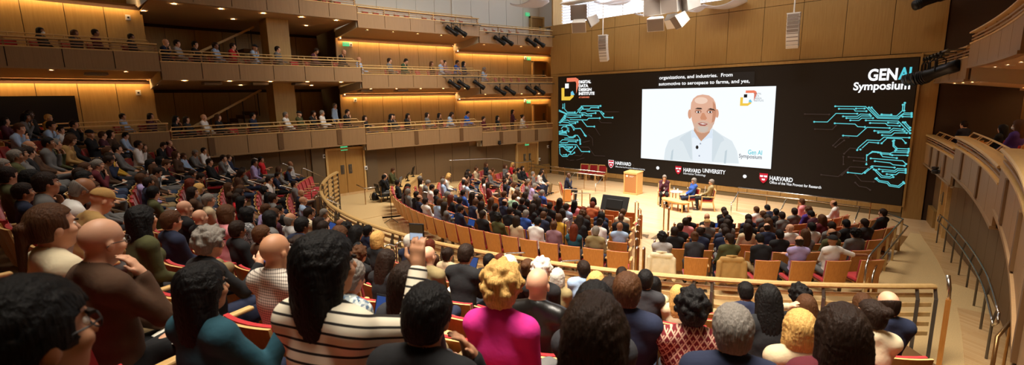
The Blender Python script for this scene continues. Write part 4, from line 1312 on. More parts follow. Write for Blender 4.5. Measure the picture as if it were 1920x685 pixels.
# --- floor blocks
for b, txt in (('L', FLOOR_L), ('C', FLOOR_C), ('R', FLOOR_R)):
    lst = []
    for k in range(7):
        r = rowF(k); a0, a1 = spanF(b, k); z = zC(k) if b == 'C' else zS(k)
        L = math.radians(a1-a0)*r; n = int(L/0.57)
        if n < 1: continue
        for i in range(n):
            idx = i if b != 'L' else n-1-i
            a = a0 + (a1-a0)*(i+0.5)/n
            if b == 'R' and k == 0: a = 27.2 + (47.6-27.2)*i/max(1, n-1)
            u, v = polar(r-HIPF, a); hu, hv = polar(r-HIPF+HEADBACK, a)
            if b == 'L' and ((k <= 1 and a < -35) or (k == 2 and a < -44)): continue
            lst.append(dict(u=u, v=v, z=z, rz=heading(u, v), k=k, i=idx+1, b=b, hp=project(hu, hv, z+HC), occ=None,
                            end=(1 if (b != 'L' and i == n-1) or (b == 'L' and i == n-1) else -1 if i == 0 else 0)))
    P = parse(txt)
    P.sort(key=lambda e: -e['y'])
    for e in P:
        best = min((s for s in lst if s['occ'] is None), key=lambda s: (s['hp'][0]-e['x'])**2 + 1.3*(s['hp'][1]-e['y'])**2)
        if math.hypot(best['hp'][0]-e['x'], best['hp'][1]-e['y']) > (46 if b == 'L' else 32): continue
        best['occ'] = e
    for s in lst:
        where = f"{ordn(7-s['k'])} row back in {FRN[b]}, {ordn(s['i'])} {FRF[b]}"
        s['where'] = where; s['grp'] = f"{FRN[b]}"
    seats += lst

# --- raised block
AISLES = ((-7.5, 0.7), (-1.0, 0.7))
def rblock(u): return 'far raised block' if u < -7.5 else 'middle raised block' if u < -1 else 'ramp-side raised block'
def in_aisle(u): return any(abs(u-a) < w for a, w in AISLES)
rows = {k: [] for k in range(0, 10)}
GA = np.linspace(-48, 52, 2001)
def wish(k, e):
    """the places along row k whose head falls on the photographed column: (angle, error in y, depth)"""
    r = rowR(k) - HIPR + e['hy']
    us = r*np.sin(np.radians(GA)); vv = CV + r*np.cos(np.radians(GA))
    z = zR(k) + e['hz'] + np.array([lift(k, x) for x in us])
    q = np.stack([us, vv], 1) - CAM[:2]; X = q @ _n; Y = q @ _m; Z = z - CAMH
    c, s = math.cos(PITCH), math.sin(PITCH)
    d = Y*c - Z*s; up = Y*s + Z*c
    ok = d > 0.35
    dd = np.where(ok, d, 1); x0 = FPX*X/dd; y0 = -FPX*up/dd
    cr, sr = math.cos(ROLL), math.sin(ROLL)
    px = PCX + cr*x0 - sr*y0 - e['x']; py = PCY + sr*x0 + cr*y0
    out = []
    for i in np.nonzero(ok[:-1] & ok[1:] & (px[:-1]*px[1:] <= 0) & (np.abs(us[:-1]) < 10.6))[0]:
        out.append((float(GA[i]), float(py[i] - e['y']), float(d[i])))
    return out
RP = parse(RAISED)
NP = []
for ln in NEAR.strip().split('\n'):
    d, lab = ln.split('|'); e = entry(d.split()); e['lab'] = lab.strip(); e['near'] = True; NP.append(e)
ncyc = 0
NP.sort(key=lambda e: e['row'] is None)
for e in NP + RP:
    if e['pose'] is None: e['pose'] = CYC[ncyc % len(CYC)]; ncyc += 1
    Jh = skeleton(POSES[e['pose']], e['fem'])['head']; e['hy'], e['hz'] = -float(Jh[1]), float(Jh[2])
    c = []
    for k in rows:
        if e['row'] is not None and k != e['row']: continue
        for w in wish(k, e):
            er = w[2]*3 if e['row'] is not None else (abs(w[2]-e['dep'])/e['dep']*60 + abs(w[1])*.15) if e['dep'] else abs(w[1])
            c.append((er, k, w))
    c.sort(key=lambda t: t[0])
    for er, k, w in c:
        if not e['dep'] and er > 24: break
        if e['dep'] and er > 60: break
        a = w[0]; r = rowR(k)
        u = (r-HIPR)*math.sin(math.radians(a))
        for ac, wd in AISLES:
            if abs(u-ac) < wd and not e['dep']: u = ac + (wd if u > ac else -wd)*1.02
        a = math.degrees(math.asin(u/(r-HIPR)))
        if any(abs(a-s['a'])*PI/180*(r-HIPR) < (0.29 if e['row'] is not None else 0.37 if e['dep'] else 0.5) for s in rows[k]): continue
        sc = 1 + max(-.08, min(.09 if e['dep'] else .06, (w[1]*w[2]/FPX)/HC))
        rows[k].append(dict(a=a, occ=e, sc=sc, depth=w[2])); e['k'] = k
        e['res'] = (w[1], w[2]); break
    else: e['lost'] = True
    if 'k' not in e: e['lost'] = True
# the rest of the crowd takes the nearest free place
def free_place(e):
    best = None
    for k in rows:
        r = rowR(k) - HIPR
        for a in GA[::6]:
            u = r*math.sin(math.radians(a))
            if abs(u) > 10.5 or any(abs(u-ac) < wd for ac, wd in AISLES): continue
            p = project((r+e['hy'])*math.sin(math.radians(a)), CV + (r+e['hy'])*math.cos(math.radians(a)), zR(k)+lift(k, u)+e['hz'])
            if p is None: continue
            d = math.hypot(p[0]-e['x'], 1.4*(p[1]-e['y']))
            if d > 60 or (best and d >= best[0]): continue
            if any(abs(a-s['a'])*PI/180*r < 0.53 for s in rows[k]): continue
            best = (d, k, float(a), p[2])
    return best
for e in NP + RP:
    if not e.get('lost'): continue
    b = free_place(e)
    if b: rows[b[1]].append(dict(a=b[2], occ=e, sc=1.0, depth=b[3])); e['lost'] = False
for k in rows:
    rows[k].sort(key=lambda s: s['a']); r = rowR(k) - HIPR
    for s in rows[k]: s['pa'] = s['a']
    for it in range(150):
        for p, q in zip(rows[k][:-1], rows[k][1:]):
            g = 0.545 - (q['a']-p['a'])*PI/180*r
            if g > 0: p['a'] -= g/r*90/PI; q['a'] += g/r*90/PI
for k in rows:
    r = rowR(k); sp = math.degrees(0.565/r)
    a_lim = [math.degrees(math.asin(max(-.99, min(.99, x/r)))) for x in (-10.6, 10.25)]
    occ = sorted(rows[k], key=lambda s: s['a'])
    marks = [a_lim[0] - sp*0.5] + [s['a'] for s in occ] + [a_lim[1] + sp*0.5]
    for p, q in zip(marks[:-1], marks[1:]):
        n = int(math.floor((q-p)/sp + .1)) - 1
        for j in range(n):
            a = p + (q-p)*(j+1)/(n+1)
            if (q-p)/(n+1) < sp*0.9: continue
            if not in_aisle((r-HIPR)*math.sin(math.radians(a))): rows[k].append(dict(a=a, occ=None, sc=1))
    rows[k].sort(key=lambda s: s['a'])
    cnt = {}
    prevu = None
    for s in rows[k]:
        u, v = polar(r-HIPR, s['a']); bl = rblock(u); s['pu'], s['pv'] = polar(r-HIPR, s.get('pa', s['a'])); cnt[bl] = cnt.get(bl, 0) + 1
        s.update(u=u, v=v, z=zR(k)+lift(k, u), rz=heading(u, v), k=k, b=bl, i=cnt[bl], end=0)
        s['where'] = f"{ordn(k+1)} row back in {bl}, {ordn(s['i'])} from far end"
        hu, hv = polar(r-HIPR+HEADBACK, s['a']); s['hp'] = project(hu, hv, s['z']+HC); s['grp'] = bl
    rs = rows[k]
    for i, s in enumerate(rs):
        nxt = rs[i+1]['u'] if i+1 < len(rs) else 99
        if nxt - s['u'] > 0.95: s['end'] = 1
    seats += rs

def in_view(s, m=60):
    p = project(s['u'], s['v'], s['z']+0.8)
    if p is None: return False
    s['depth'] = p[2]
    w = m + 300/p[2]
    return -w < p[0] < 1920+w and -w < p[1] < 685+w
vis = [s for s in seats if in_view(s)]
vis.sort(key=lambda s: s['depth'])
NSEAT = 300
for n, s in enumerate(vis):
    if n < NSEAT:
        if s['occ'] is None: lab = f"empty red seat, wooden back, {s['where']}"
        else: lab = f"occupied red seat, wooden back, {s['where']}"
        s['obj'] = seat(s['u'], s['v'], s['z'], s['rz'], lab, 'theatre seats of the ' + s['grp'], s['end'])
    else: SEAT_STUFF.append((s['u'], s['v'], s['z'], s['rz']))

# --- the audience
NEAROBJ = {}
for s in vis:
    e = s['occ']
    if e is None: continue
    pose = e['pose']
    if pose is None: pose = CYC[ncyc % len(CYC)]; ncyc += 1
    near = e.get('near')
    lab = e.get('lab') or f"{hair_words(e)} person in {top_words(e)}, {s['where']}"
    h = 0.0115
    if s['depth'] < 4.4: h = 0.0078
    elif s['depth'] > 15: h = 0.019
    elif s['depth'] > 8: h = 0.0155
    jit = 0 if near else rng.uniform(-.14, .14)
    pu, pv = s.get('pu', s['u']), s.get('pv', s['v'])
    o = person(pu, pv, s['z'], heading(pu, pv) + jit, e['code'], e['top'], pose, e['fem'], e['skin'], lab, None if near else 'audience in the ' + s['grp'],
               h=h, short=e['S'], scale=s.get('sc', 1)*(1.0 if near else rng.uniform(.985, 1.02)), glasses=e['G'], mask=e['K'], shoes=s['depth'] > 4, collar={(943, 541): 'wht', (195, 453): 'lbl', (523, 474): 'lbl', (322, 416): 'wht', (1300, 582): 'mar', (806, 481): 'wht', (1097, 506): 'wht', (1145, 547): 'rst', (1009, 535): 'blk'}.get((e['x'], e['y'])))
    s['person'] = o
    NEAROBJ[(e['x'], e['y'])] = (o, s)
LOST = [e for e in NP + RP if e.get('lost')]
print('NEARFIT', [(e['x'], e['y'], e['dep'], e.get('k'), tuple(round(q, 1) for q in e.get('res', ()))) for e in NP])
print('LONG', [o['label'] for o in PEOPLE if len(o['label'].split()) > 16])
print('PEOPLE', len(PEOPLE), 'seats visible', len(vis), 'lost', [(e['x'], e['y']) for e in LOST])
# ---- the seats farther off than the three hundred nearest: one mass of seats
def seat_mass(lst, name, label):
    mb = MB()
    src = [(k, np.array([v.co[:] for v in SEATM[k].vertices]), [list(p.vertices) for p in SEATM[k].polygons], [p.material_index for p in SEATM[k].polygons]) for k in ('back_shell', 'back_cushion', 'seat_cushion', 'armrest')]
    mats = [W_SEAT, W_SEATEDGE, M_RED]
    base = {'back_shell': 0, 'back_cushion': 2, 'seat_cushion': 2, 'armrest': 1}
    for (u, v, z, rz) in lst:
        c, sn = math.cos(rz), math.sin(rz)
        for k, V, Fs, mi in src:
            X = V[:, 0]*c - V[:, 1]*sn + u; Y = V[:, 0]*sn + V[:, 1]*c - v
            b = len(mb.v); mb.v.extend(zip(X.tolist(), (-Y).tolist(), (V[:, 2]+z).tolist()))
            mb.f.extend([[b+i for i in f] for f in Fs]); mb.m.extend([base[k] + (m if k == 'back_shell' else 0) for m in mi])
    o = mb.build(name, mats)
    return tag(o, label, 'seats', None, 'stuff')
# ================================================================ PEOPLE AND SEATS ON THE BALCONIES
BALC = """
1 A 232 219 ds lbl lap m|1 A 279 220 dl plm cheek f|1 B 326 224 kl blk|1 B 355 225 dl chr|1 B 384 220 nz wht lap m|1 B 412 221 ml blk|1 B 476 215 ks nvy rests m|1 B 537 216 gs wht lap m|1 B 562 212 kh olv lap m|1 B 583 212 ds blk chin m|1 B 606 210 gs wht rests m
1 B 647 211 ds blk|1 C 686 222 dl blk|1 C 731 219 kl blk|1 C 741 218 dl chr|1 C 761 218 kl blk|1 C 803 216 dl gry|1 C 821 217 kl brn cheek|1 C 840 215 dl lbl|1 C 873 213 ds bri type m|1 D 908 223 ds mar|1 D 934 220 kl blk|1 D 978 216 du wht cheek
2 A 79 59 kl blk lap fK|2 A 136 63 ml chr|2 A 183 62 ds mar rests m2|2 A 249 70 ds blk rests m|2 B 298 76 nz nvy chin m|2 B 334 82 ds lgy lap m|2 B 369 84 ks blk m|2 B 405 82 ds lbl lap m2|2 B 433 87 ds red cheek m|2 B 472 90 kh lbl m|2 B 523 93 ds gry m|2 B 584 95 ds plm down m|2 B 637 98 0z blk m
2 C 675 111 0z lbl m|2 C 732 111 ds gry rests m|2 C 754 112 ks grn m|2 C 811 120 ml brn|2 C 825 114 0z lbl m|2 C 837 117 ds mau m|2 C 854 115 ds blu m|2 C 871 120 kl nvy|2 D 904 131 gs lbl m2
"""
BSEAT = []
secn = dict(zip('DCBA', ('first', 'second', 'third', 'fourth')))
def balcony_person(s, lv, fc, e, pose=None, stand=False, d=0.78, lab=None):
    v0, v1, st = FAC[fc]; zl = LEV[lv][0] + st; fl = zl - 0.92
    p = hit_side(s, e['x'], e['y'], d)
    if p is None: return
    v = max(v0 + .3, min(v1 - .3, float(p[1])))
    pose = pose or e['pose'] or CYC[len(BSEAT) % 7]
    hz = float(skeleton(POSES[pose], e['fem'])['head'][2])
    sc = max(.93, min(1.08, (p[2]-fl)/hz))
    rz = heading(s*U(v), v, 0, min(3, v-6)) + rng.uniform(-.1, .1)
    side = 'far' if s < 0 else 'ramp-side'
    o = person(s*(U(v)+d), v, fl, rz, e['code'], e['top'], pose, e['fem'], e['skin'],
           lab or f"{hair_words(e)} person in {TOPC[e['top']][0]} on the {LEVN[lv]} {side} balcony, {secn[fc]} section", 'people on the balconies',
           h=.019, mask=e['K'], scale=sc, shoes=False)
    if not stand: BSEAT.append((s, lv, fc, v, fl, d, rz))
    return o
BP = []
for e0 in BALC.strip().replace('\n', '|').split('|'):
    w = e0.split(); e = entry(w[2:]); BP.append((int(w[0]), w[1], e))
cntb = {}
for lv, fc, e in BP: cntb[(lv, fc)] = cntb.get((lv, fc), 0) + 1
seen = {}
for lv, fc, e in sorted(BP, key=lambda t: (t[0], t[1], -t[2]['x'])):
    i = seen[(lv, fc)] = seen.get((lv, fc), 0) + 1
    balcony_person(-1, lv, fc, e, lab=f"{hair_words(e)} person in {TOPC[e['top']][0]}, {LEVN[lv]} far balcony, {secn[fc]} section, {ordn(i)} from stage end")
balcony_person(-1, 1, 'B', dict(x=626, y=199, code='gs', top='lbl', fem=False, skin=0, K=False, pose=None), 'stand', True, 1.6, 'grey-haired man in pale blue shirt standing on the lowest far balcony')
balcony_person(-1, 1, 'D', dict(x=960, y=210, code='kl', top='plm', fem=True, skin=0, K=False, pose=None), 'standfold', True, 1.3, 'woman in plum standing with folded arms on the lowest balcony near the stage')
for x, y, code, top, pose, fem, K, lab in ((1806, 229, 'ds', 'nvy', 'lap', False, False, 'man in navy suit at the stage end of the ramp-side balcony'),
        (1851, 237, 'kl', 'blk', 'lap', True, False, 'dark-haired person bent forward on the ramp-side balcony'),
        (1906, 236, 'ml', 'pur', 'lap', True, True, 'masked person in purple nearest the camera on the ramp-side balcony')):
    balcony_person(1, 1, 'D' if x < 1830 else 'C', dict(x=x, y=y, code=code, top=top, fem=fem, skin=0, K=K, pose=pose), None, False, 0.8, lab)
for s, lv, fc, v, fl, d, rz in BSEAT:
    SEAT_STUFF.append((s*(U(v)+d), v, fl, rz))
def balcony_seats(s, lv, fc, a, b):
    v0, v1, st = FAC[fc]; fl = LEV[lv][0] + st - 0.92; v = v0 + a
    while v < v0 + b:
        if not any(q[0] == s and q[1] == lv and abs(q[3]-v) < .56 for q in BSEAT):
            SEAT_STUFF.append((s*(U(v)+0.78), v, fl, heading(s*U(v), v, 0, v-6)))
        v += 0.57
for s, lv, fc, a, b in ((-1, 3, 'D', 1.6, 5.0), (-1, 3, 'C', .3, 2.6), (-1, 3, 'C', 3.6, 6.8), (-1, 3, 'B', .3, 7), (-1, 2, 'D', 1, 5), (-1, 2, 'C', .3, 6.7), (-1, 2, 'B', .3, 7.7), (-1, 2, 'A', .3, 5), (-1, 1, 'D', 1, 5), (-1, 1, 'C', .3, 6.7), (-1, 1, 'B', .3, 7.7), (1, 1, 'D', .6, 5), (1, 1, 'C', .3, 6)):
    balcony_seats(s, lv, fc, a, b)
seat_mass(SEAT_STUFF, 'theatre_seats', 'red and timber theatre seats of the farther rows and the balconies')

# ================================================================ THE SCREEN
SV = 0.045
def emis(name, c, st=1.0):
    m = bpy.data.materials.new(name); m.use_nodes = True; nt = m.node_tree; b = nt.nodes['Principled BSDF']
    b.inputs['Base Color'].default_value = (0.01, 0.01, 0.01, 1); b.inputs['Roughness'].default_value = 0.6; b.inputs['Specular IOR Level'].default_value = 0.1
    b.inputs['Emission Color'].default_value = lin(c); b.inputs['Emission Strength'].default_value = st
    return m
E_DARK = emis('screen_black_room_glow', '1a0f06', 0.9); E_WHITE = emis('screen_white', 'ffffff', 1.1); E_PANEL = emis('screen_picture_white', 'f4fafd', 1.05)  # the dark brown glow paints the room's light reflected on the black panel
E_CYAN = emis('screen_cyan', '62cfd6', 1.0); E_CYAND = emis('screen_dim_trace', '3a2d28', 1.0); E_TEAL = emis('screen_teal_text', '52c2d0', 1.1)
E_RED = emis('screen_crimson', 'c8142c', 1.1); E_COR = emis('screen_coral', 'f08060', 1.0); E_YEL = emis('screen_yellow', 'f2c848', 1.0); E_BLU = emis('screen_sky', '70c8e8', 1.0)
E_CAP = emis('screen_caption_band', '201a16', 1.0); E_GRY = emis('screen_grey_text', '6a7078', 1.0); E_BLK = emis('screen_ink', '0a0a0a', 0.6)
scr = empty('screen', (0, SV, 3.34), 0, 'wide black LED wall with portrait video, logos and cyan circuit traces', 'screen')
SM = Matrix.Translation(scr.location).inverted()
def sput(mb, name, m, par=None):
    o = mb.build(name, m, par or scr); 
    if par is None: o.matrix_parent_inverse = SM
    return o
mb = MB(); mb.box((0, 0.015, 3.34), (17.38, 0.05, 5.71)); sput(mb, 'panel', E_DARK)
def S(x, y): p = at_v(x, y, SV); return (float(p[0]), float(p[2]))
def flat(mb, poly, lift):
    """a flat polygon of (u, z) points lying on the screen"""
    mb.add([(u, SV + lift, z) for u, z in poly], [tuple(range(len(poly)))]); return mb
def stroke(mb, pts, w, lift):
    for (a, b), (c, d) in zip(pts[:-1], pts[1:]):
        L = math.hypot(c-a, d-b)
        if L < 1e-4: continue
        nx, nz = -(d-b)/L*w/2, (c-a)/L*w/2; ex, ez = (c-a)/L*w*.4, (d-b)/L*w*.4
        flat(mb, [(a-ex+nx, b-ez+nz), (a-ex-nx, b-ez-nz), (c+ex-nx, d+ez-nz), (c+ex+nx, d+ez+nz)], lift)
def disc(mb, c, r, lift, n=14):
    flat(mb, [(c[0]+r*math.cos(2*PI*i/n), c[1]+r*math.sin(2*PI*i/n)) for i in range(n)], lift)
# circuit traces, read off the photograph on the screen's own plane
CL = """45,130 110,160 205,160 262,92 425,92|45,140 108,165|95,70 95,120 120,150 190,150|80,75 80,110|262,122 325,122 335,107 405,107|215,130 250,98|228,152 262,112|230,155 285,155 305,167 380,157|300,137 415,137 460,197 535,199|430,140 452,163|250,165 300,182 340,182
45,245 95,180|52,250 110,175 260,177|100,190 150,200 240,192|60,245 100,205|145,218 300,220 315,205 418,204|250,218 300,280 368,281|85,225 125,222 145,238 215,238|70,238 130,245 150,258 195,250|45,268 160,265 190,300 240,298 290,367|110,270 155,272 180,310|250,310 280,360|65,300 80,282 110,282
120,285 120,320 75,330|132,292 132,325|45,325 75,318|45,335 100,332|45,345 110,340|45,352 115,360 135,375 170,375 190,360 215,362 240,400 240,440|95,388 175,385 190,370|235,445 235,405|50,425 75,402 215,406|60,430 120,428 130,418 200,421
45,445 90,445 110,460 165,468|45,455 85,458 100,472 150,475|100,445 205,448 250,510 322,511|45,470 80,465 120,505 160,510 195,468|105,488 135,488|50,480 52,530 75,555 120,555 135,535 165,535 185,520|120,500 150,520|80,540 110,540"""
CLD = """460,146 592,146|405,215 430,245 525,247|370,285 418,360|315,355 350,390 355,455|240,468 315,470 370,548 465,552|265,425 325,412|190,545 240,552 275,515|205,588 275,570|110,575 130,588|145,590 180,588"""
CR = """240,70 445,72 525,150 665,155 695,125 755,128|265,87 365,88 375,102 450,103|380,86 438,85|467,78 530,142 660,145 705,115 755,116|485,78 535,132 655,135 693,100 697,60|705,100 710,47|695,140 755,141|553,125 618,127|98,175 187,176 245,118 388,120
293,138 390,138 410,122 472,125|316,150 395,151 415,135 480,136|342,165 400,166 418,150 495,150|237,185 373,190 392,208 440,210|447,165 665,170 745,252|475,183 580,185 595,200 675,202|597,181 662,184|697,178 745,232|712,178 745,215
293,268 388,272 455,212 607,217|505,236 605,240 632,218 697,225|530,248 612,250 635,232 708,238|557,265 620,267 640,250 722,250|388,366 395,350 455,298 540,302 570,278 740,282|410,362 465,312 530,318|553,320 590,285 690,290 715,318
637,300 637,335 660,355 735,358|630,305 630,340 652,360|645,370 735,372|450,462 452,405 490,374 535,378 560,410 655,420|455,400 492,380 530,382|545,383 610,388 630,380 730,384|550,392 612,396|625,400 728,402|480,422 695,438 718,460|508,441 610,452 630,465 708,472
325,517 420,527 487,472 640,484|440,520 490,482|500,496 550,550 610,555 632,548|515,500 558,540 605,545 625,535|535,495 640,505 660,490 715,494|560,510 645,515 665,502 715,506|588,528 650,532 670,516 715,520|512,560 535,580 590,590 605,608 670,618 705,590|520,555 540,572 595,580 612,600 665,608 700,582"""
CRD = """35,122 200,125|103,224 220,227 245,200|225,335 275,285 330,280|300,390 340,352 420,358|295,410 295,462|330,412 430,420|365,437 450,445|145,532 260,545 340,478 470,485|285,535 325,500|375,530 415,575 500,580|375,585 400,610 450,618 475,635|240,345 300,300"""
def traces(txt, ox, oy, sc, w, m, name, dots):
    mb = MB()
    for seg in txt.replace('\n', '|').split('|'):
        pts = [S(ox + float(a)/sc, oy + float(b)/sc) for a, b in (q.split(',') for q in seg.split())]
        stroke(mb, pts, w, 0.044)
        if dots:
            disc(mb, pts[0] if ox > 1300 else pts[-1], w*1.25, 0.046)
            if ox > 1300: disc(mb, pts[-1], w*1.25, 0.046)
    return sput(mb, name, m)
traces(CL, 1040, 180, 4.893, .048, E_CYAN, 'circuit_traces', True); traces(CLD, 1040, 180, 4.893, .035, E_CYAND, 'circuit_traces_faint', False)
traces(CR, 1500, 180, 3.605, .030, E_CYAN, 'circuit_traces', True); traces(CRD, 1500, 180, 3.605, .028, E_CYAND, 'circuit_traces_faint', True)
def stext(body, x0, y0, x1, h, m, name='lettering', bold=0.0, lift=0.05):
    """lettering whose baseline starts at pixel (x0, y0), stretched to end at column x1, h metres tall capitals"""
    a = S(x0, y0); b = S(x1, y0)
    o = text(name, body, h/0.72, m, scr, bold=bold); bb = [v.co.x for v in o.data.vertices]
    ymin = 0
    wdt = max(bb) - min(bb)
    o.data.transform(Matrix.Scale((b[0]-a[0])/wdt, 4, (1, 0, 0)) @ Matrix.Translation((-min(bb), 0, 0)))
    o.data.transform(Matrix.Translation((0, -max(0, 0), 0)))
    o.matrix_local = Matrix.Translation((a[0], -lift, a[1] - 3.34)) @ Matrix.Rotation(PI/2, 4, 'X')
    return o
for i, (ln, y) in enumerate((('DIGITAL', 156.5), ('DATA', 163.8), ('DESIGN', 171), ('INSTITUTE', 178.2))):
    stext(ln, 1086, y, (1109, 1104, 1110, 1115.5)[i], .165, E_WHITE, bold=.012)
stext('AT HARVARD', 1086, 184, 1106, .09, E_COR, bold=.005)
stext('GEN', 1627, 151, 1682, .44, E_WHITE, bold=.02); stext('AI', 1684, 148.5, 1708, .44, E_TEAL, bold=.02)
stext('Symposium', 1600, 169, 1706, .31, E_WHITE, bold=.012)
stext('organizations, and industries.  From', 1237, 149, 1374, .17, E_WHITE, bold=.004); stext('automotive to aerospace to farma, and yes,', 1236, 160.5, 1406, .17, E_WHITE, bold=.004)
stext('HARVARD', 1154.5, 308.5, 1184, .2, E_WHITE, bold=.006); stext('Office of the Vice Provost for Advances in Learning', 1154.5, 313.5, 1210, .09, E_WHITE)
stext('HARVARD', 1282, 321.5, 1315, .2, E_WHITE, bold=.006); stext('UNIVERSITY', 1318, 323, 1361, .2, E_WHITE, bold=.006)
stext('Information Technology', 1282, 326.5, 1324, .11, E_WHITE)
stext('HARVARD', 1443.5, 337.5, 1487, .2, E_WHITE, bold=.006); stext('Office of the Vice Provost for Research', 1443.5, 344, 1541, .125, E_WHITE, bold=.002)
mb = MB(); flat(mb, [S(1234, 142), S(1416, 134), S(1415, 160), S(1234, 166)], 0.042); sput(mb, 'caption_band', E_CAP)
mb = MB(); disc(mb, S(1234, 315), .09, .044, 20); disc(mb, S(1397, 330.8), .085, .044, 20); sput(mb, 'bullet_dots', E_WHITE)
def shield(x, y, w, hgt, outline):
    c = S(x, y)
    def sh(k, dz=0): return [(c[0]-w/2*k, c[1]+hgt*.5*k), (c[0]+w/2*k, c[1]+hgt*.5*k), (c[0]+w/2*k, c[1]+dz), (c[0]+w*.40*k, c[1]-hgt*.22*k), (c[0]+w*.2*k, c[1]-hgt*.42*k), (c[0], c[1]-hgt*.54*k), (c[0]-w*.2*k, c[1]-hgt*.42*k), (c[0]-w*.40*k, c[1]-hgt*.22*k), (c[0]-w/2*k, c[1]+dz)]
    if outline: mb = MB(); flat(mb, sh(1.1), .043); sput(mb, 'shield_edge', E_WHITE)
    mb = MB(); flat(mb, sh(1.0), .045); sput(mb, 'shield', E_RED)
    mb = MB()
    for bx, bz in ((-.24, .2), (.24, .2), (0, -.14)):
        for s in (-1, 1):
            u, z = c[0]+bx*w, c[1]+bz*hgt
            flat(mb, [(u, z-.10*hgt), (u+s*.19*w, z-.08*hgt), (u+s*.19*w, z+.10*hgt), (u, z+.08*hgt)], .048)
    sput(mb, 'open_books', E_WHITE)
shield(1146.5, 307.5, .34, .42, True); shield(1272.5, 319, .33, .42, False); shield(1432, 334, .36, .45, False)
# institute mark: two interlocking open squares
def mark(x, y, s, ink):
    c = S(x, y)
    def ringp(du, dz, w, t, corner, m, nm):
        u0, z0 = c[0]+du*s, c[1]+dz*s; o = [];
        mb = MB()
        A = [(u0-w*s, z0+w*s), (u0-w*s, z0-w*s), (u0+w*s, z0-w*s), (u0+w*s, z0+w*s)]
        if corner == 'tr':
            P = [(-w, w), (w*.45, w), (w*.85, w*.8), (w, w*.4), (w, -w), (w-t, -w), (w-t, w*.3), (w*.4, w-t), (-w, w-t)]
        else:
            P = [(-w, w*.6), (-w, -w), (w*.4, -w), (w, -w*.55), (w, -w*.1), (w-t, -w*.1), (w-t, -w*.45), (w*.35, -w+t), (-w+t, -w+t), (-w+t, w*.6)]
        for i in range(len(P)//2 - 1):
            q = [P[i], P[i+1], P[-2-i], P[-1-i]]
            flat(mb, [(u0+a*s, z0+b*s) for a, b in q], .046)
        return sput(mb, nm, m)
    ringp(.22, .2, .5, .24, 'tr', E_COR, 'logo_coral_bracket'); ringp(-.22, -.22, .5, .24, 'bl', E_YEL, 'logo_yellow_bracket')
    mb = MB(); flat(mb, [(c[0]-.42*s, c[1]+.05*s), (c[0]-.12*s, c[1]+.05*s), (c[0]-.12*s, c[1]+.35*s), (c[0]-.42*s, c[1]+.35*s)], .047); sput(mb, 'logo_square', ink)
    mb = MB(); flat(mb, [(c[0]+.08*s, c[1]-.4*s), (c[0]+.36*s, c[1]-.38*s), (c[0]+.2*s, c[1]-.12*s), (c[0]+.05*s, c[1]-.2*s)], .047); sput(mb, 'logo_blue_piece', E_BLU)
mark(1070, 167, .95, E_WHITE)
# the video picture with a seated speaker seen from the chest up
PIC = [S(1205, 167.5), S(1456, 161.5), S(1446, 317), S(1202.5, 296.5)]
mb = MB(); flat(mb, PIC, .045); sput(mb, 'video_picture', E_PANEL)
def Z(x, y): return S(1190 + x/3.425, 120 + y/3.425)
def pic(name, c, pts, lift, st=1.0):
    mb = MB(); flat(mb, [Z(*p) for p in pts], lift); return sput(mb, name, emis('picture_' + name + c, c, st))
def blob(cx, cy, rx, ry, n=28, p=2.0, a0=0):
    return [(cx + rx*math.copysign(abs(math.cos(t))**(2/p), math.cos(t)), cy + ry*math.copysign(abs(math.sin(t))**(2/p), math.sin(t))) for t in np.linspace(0, 2*PI, n, endpoint=False)]
pic('blazer', 'dfe9ee', [(190, 615), (200, 545), (222, 490), (300, 455), (365, 425), (505, 415), (560, 455), (628, 495), (660, 560), (672, 640)], .050)
pic('blazer_fold', 'c3d2da', [(232, 616), (240, 560), (252, 545), (246, 617)], .052); pic('blazer_fold', 'c3d2da', [(575, 638), (583, 560), (597, 550), (588, 640)], .052)
pic('shirt', 'eaf2fa', [(366, 432), (372, 480), (376, 622), (500, 634), (503, 480), (505, 425), (432, 500)], .053)
pic('lapel', 'd3dfe6', [(364, 428), (300, 470), (290, 488), (312, 500), (362, 612), (372, 612), (366, 470)], .054); pic('lapel', 'd3dfe6', [(506, 420), (570, 470), (578, 490), (556, 505), (508, 625), (498, 625), (502, 470)], .054)
pic('neck', 'c79478', [(386, 395), (382, 440), (430, 496), (482, 445), (496, 395)], .055)
pic('collar', 'dbe8f6', [(372, 418), (366, 478), (386, 470), (428, 498), (384, 430)], .057); pic('collar', 'dbe8f6', [(500, 415), (506, 480), (480, 474), (432, 498), (484, 440)], .057)
pic('ear', 'd9a184', blob(357, 322, 12, 30), .056); pic('ear', 'd9a184', blob(532, 318, 11, 28), .056)
pic('face', 'e2b096', [(362, 290), (366, 250), (380, 222), (405, 203), (440, 196), (480, 202), (508, 222), (522, 250), (527, 290), (524, 340), (512, 385), (492, 420), (465, 440), (432, 445), (405, 435), (384, 405), (370, 360)], .058)
pic('brow_light', 'f3d2bd', blob(430, 235, 42, 22), .0595)
pic('face_shade', 'c98d70', [(505, 240), (522, 262), (527, 300), (523, 345), (510, 385), (494, 412), (500, 360), (506, 300)], .0595)
pic('beard', 'd6b39e', [(372, 365), (392, 384), (408, 368), (440, 362), (474, 370), (490, 386), (512, 368), (502, 408), (480, 434), (450, 444), (418, 440), (392, 418)], .060); pic('chin_stubble', 'cdbdb0', [(405, 402), (430, 402), (455, 404), (478, 402), (470, 428), (446, 440), (420, 434)], .0605)
pic('mouth', 'a4574e', [(408, 382), (430, 376), (450, 378), (474, 386), (455, 398), (425, 396)], .062); pic('teeth', 'f0e4de', [(420, 383), (440, 380), (464, 387), (440, 389)], .063)
pic('nose', 'd0906f', [(436, 315), (450, 315), (468, 350), (458, 360), (430, 358), (424, 346)], .061)
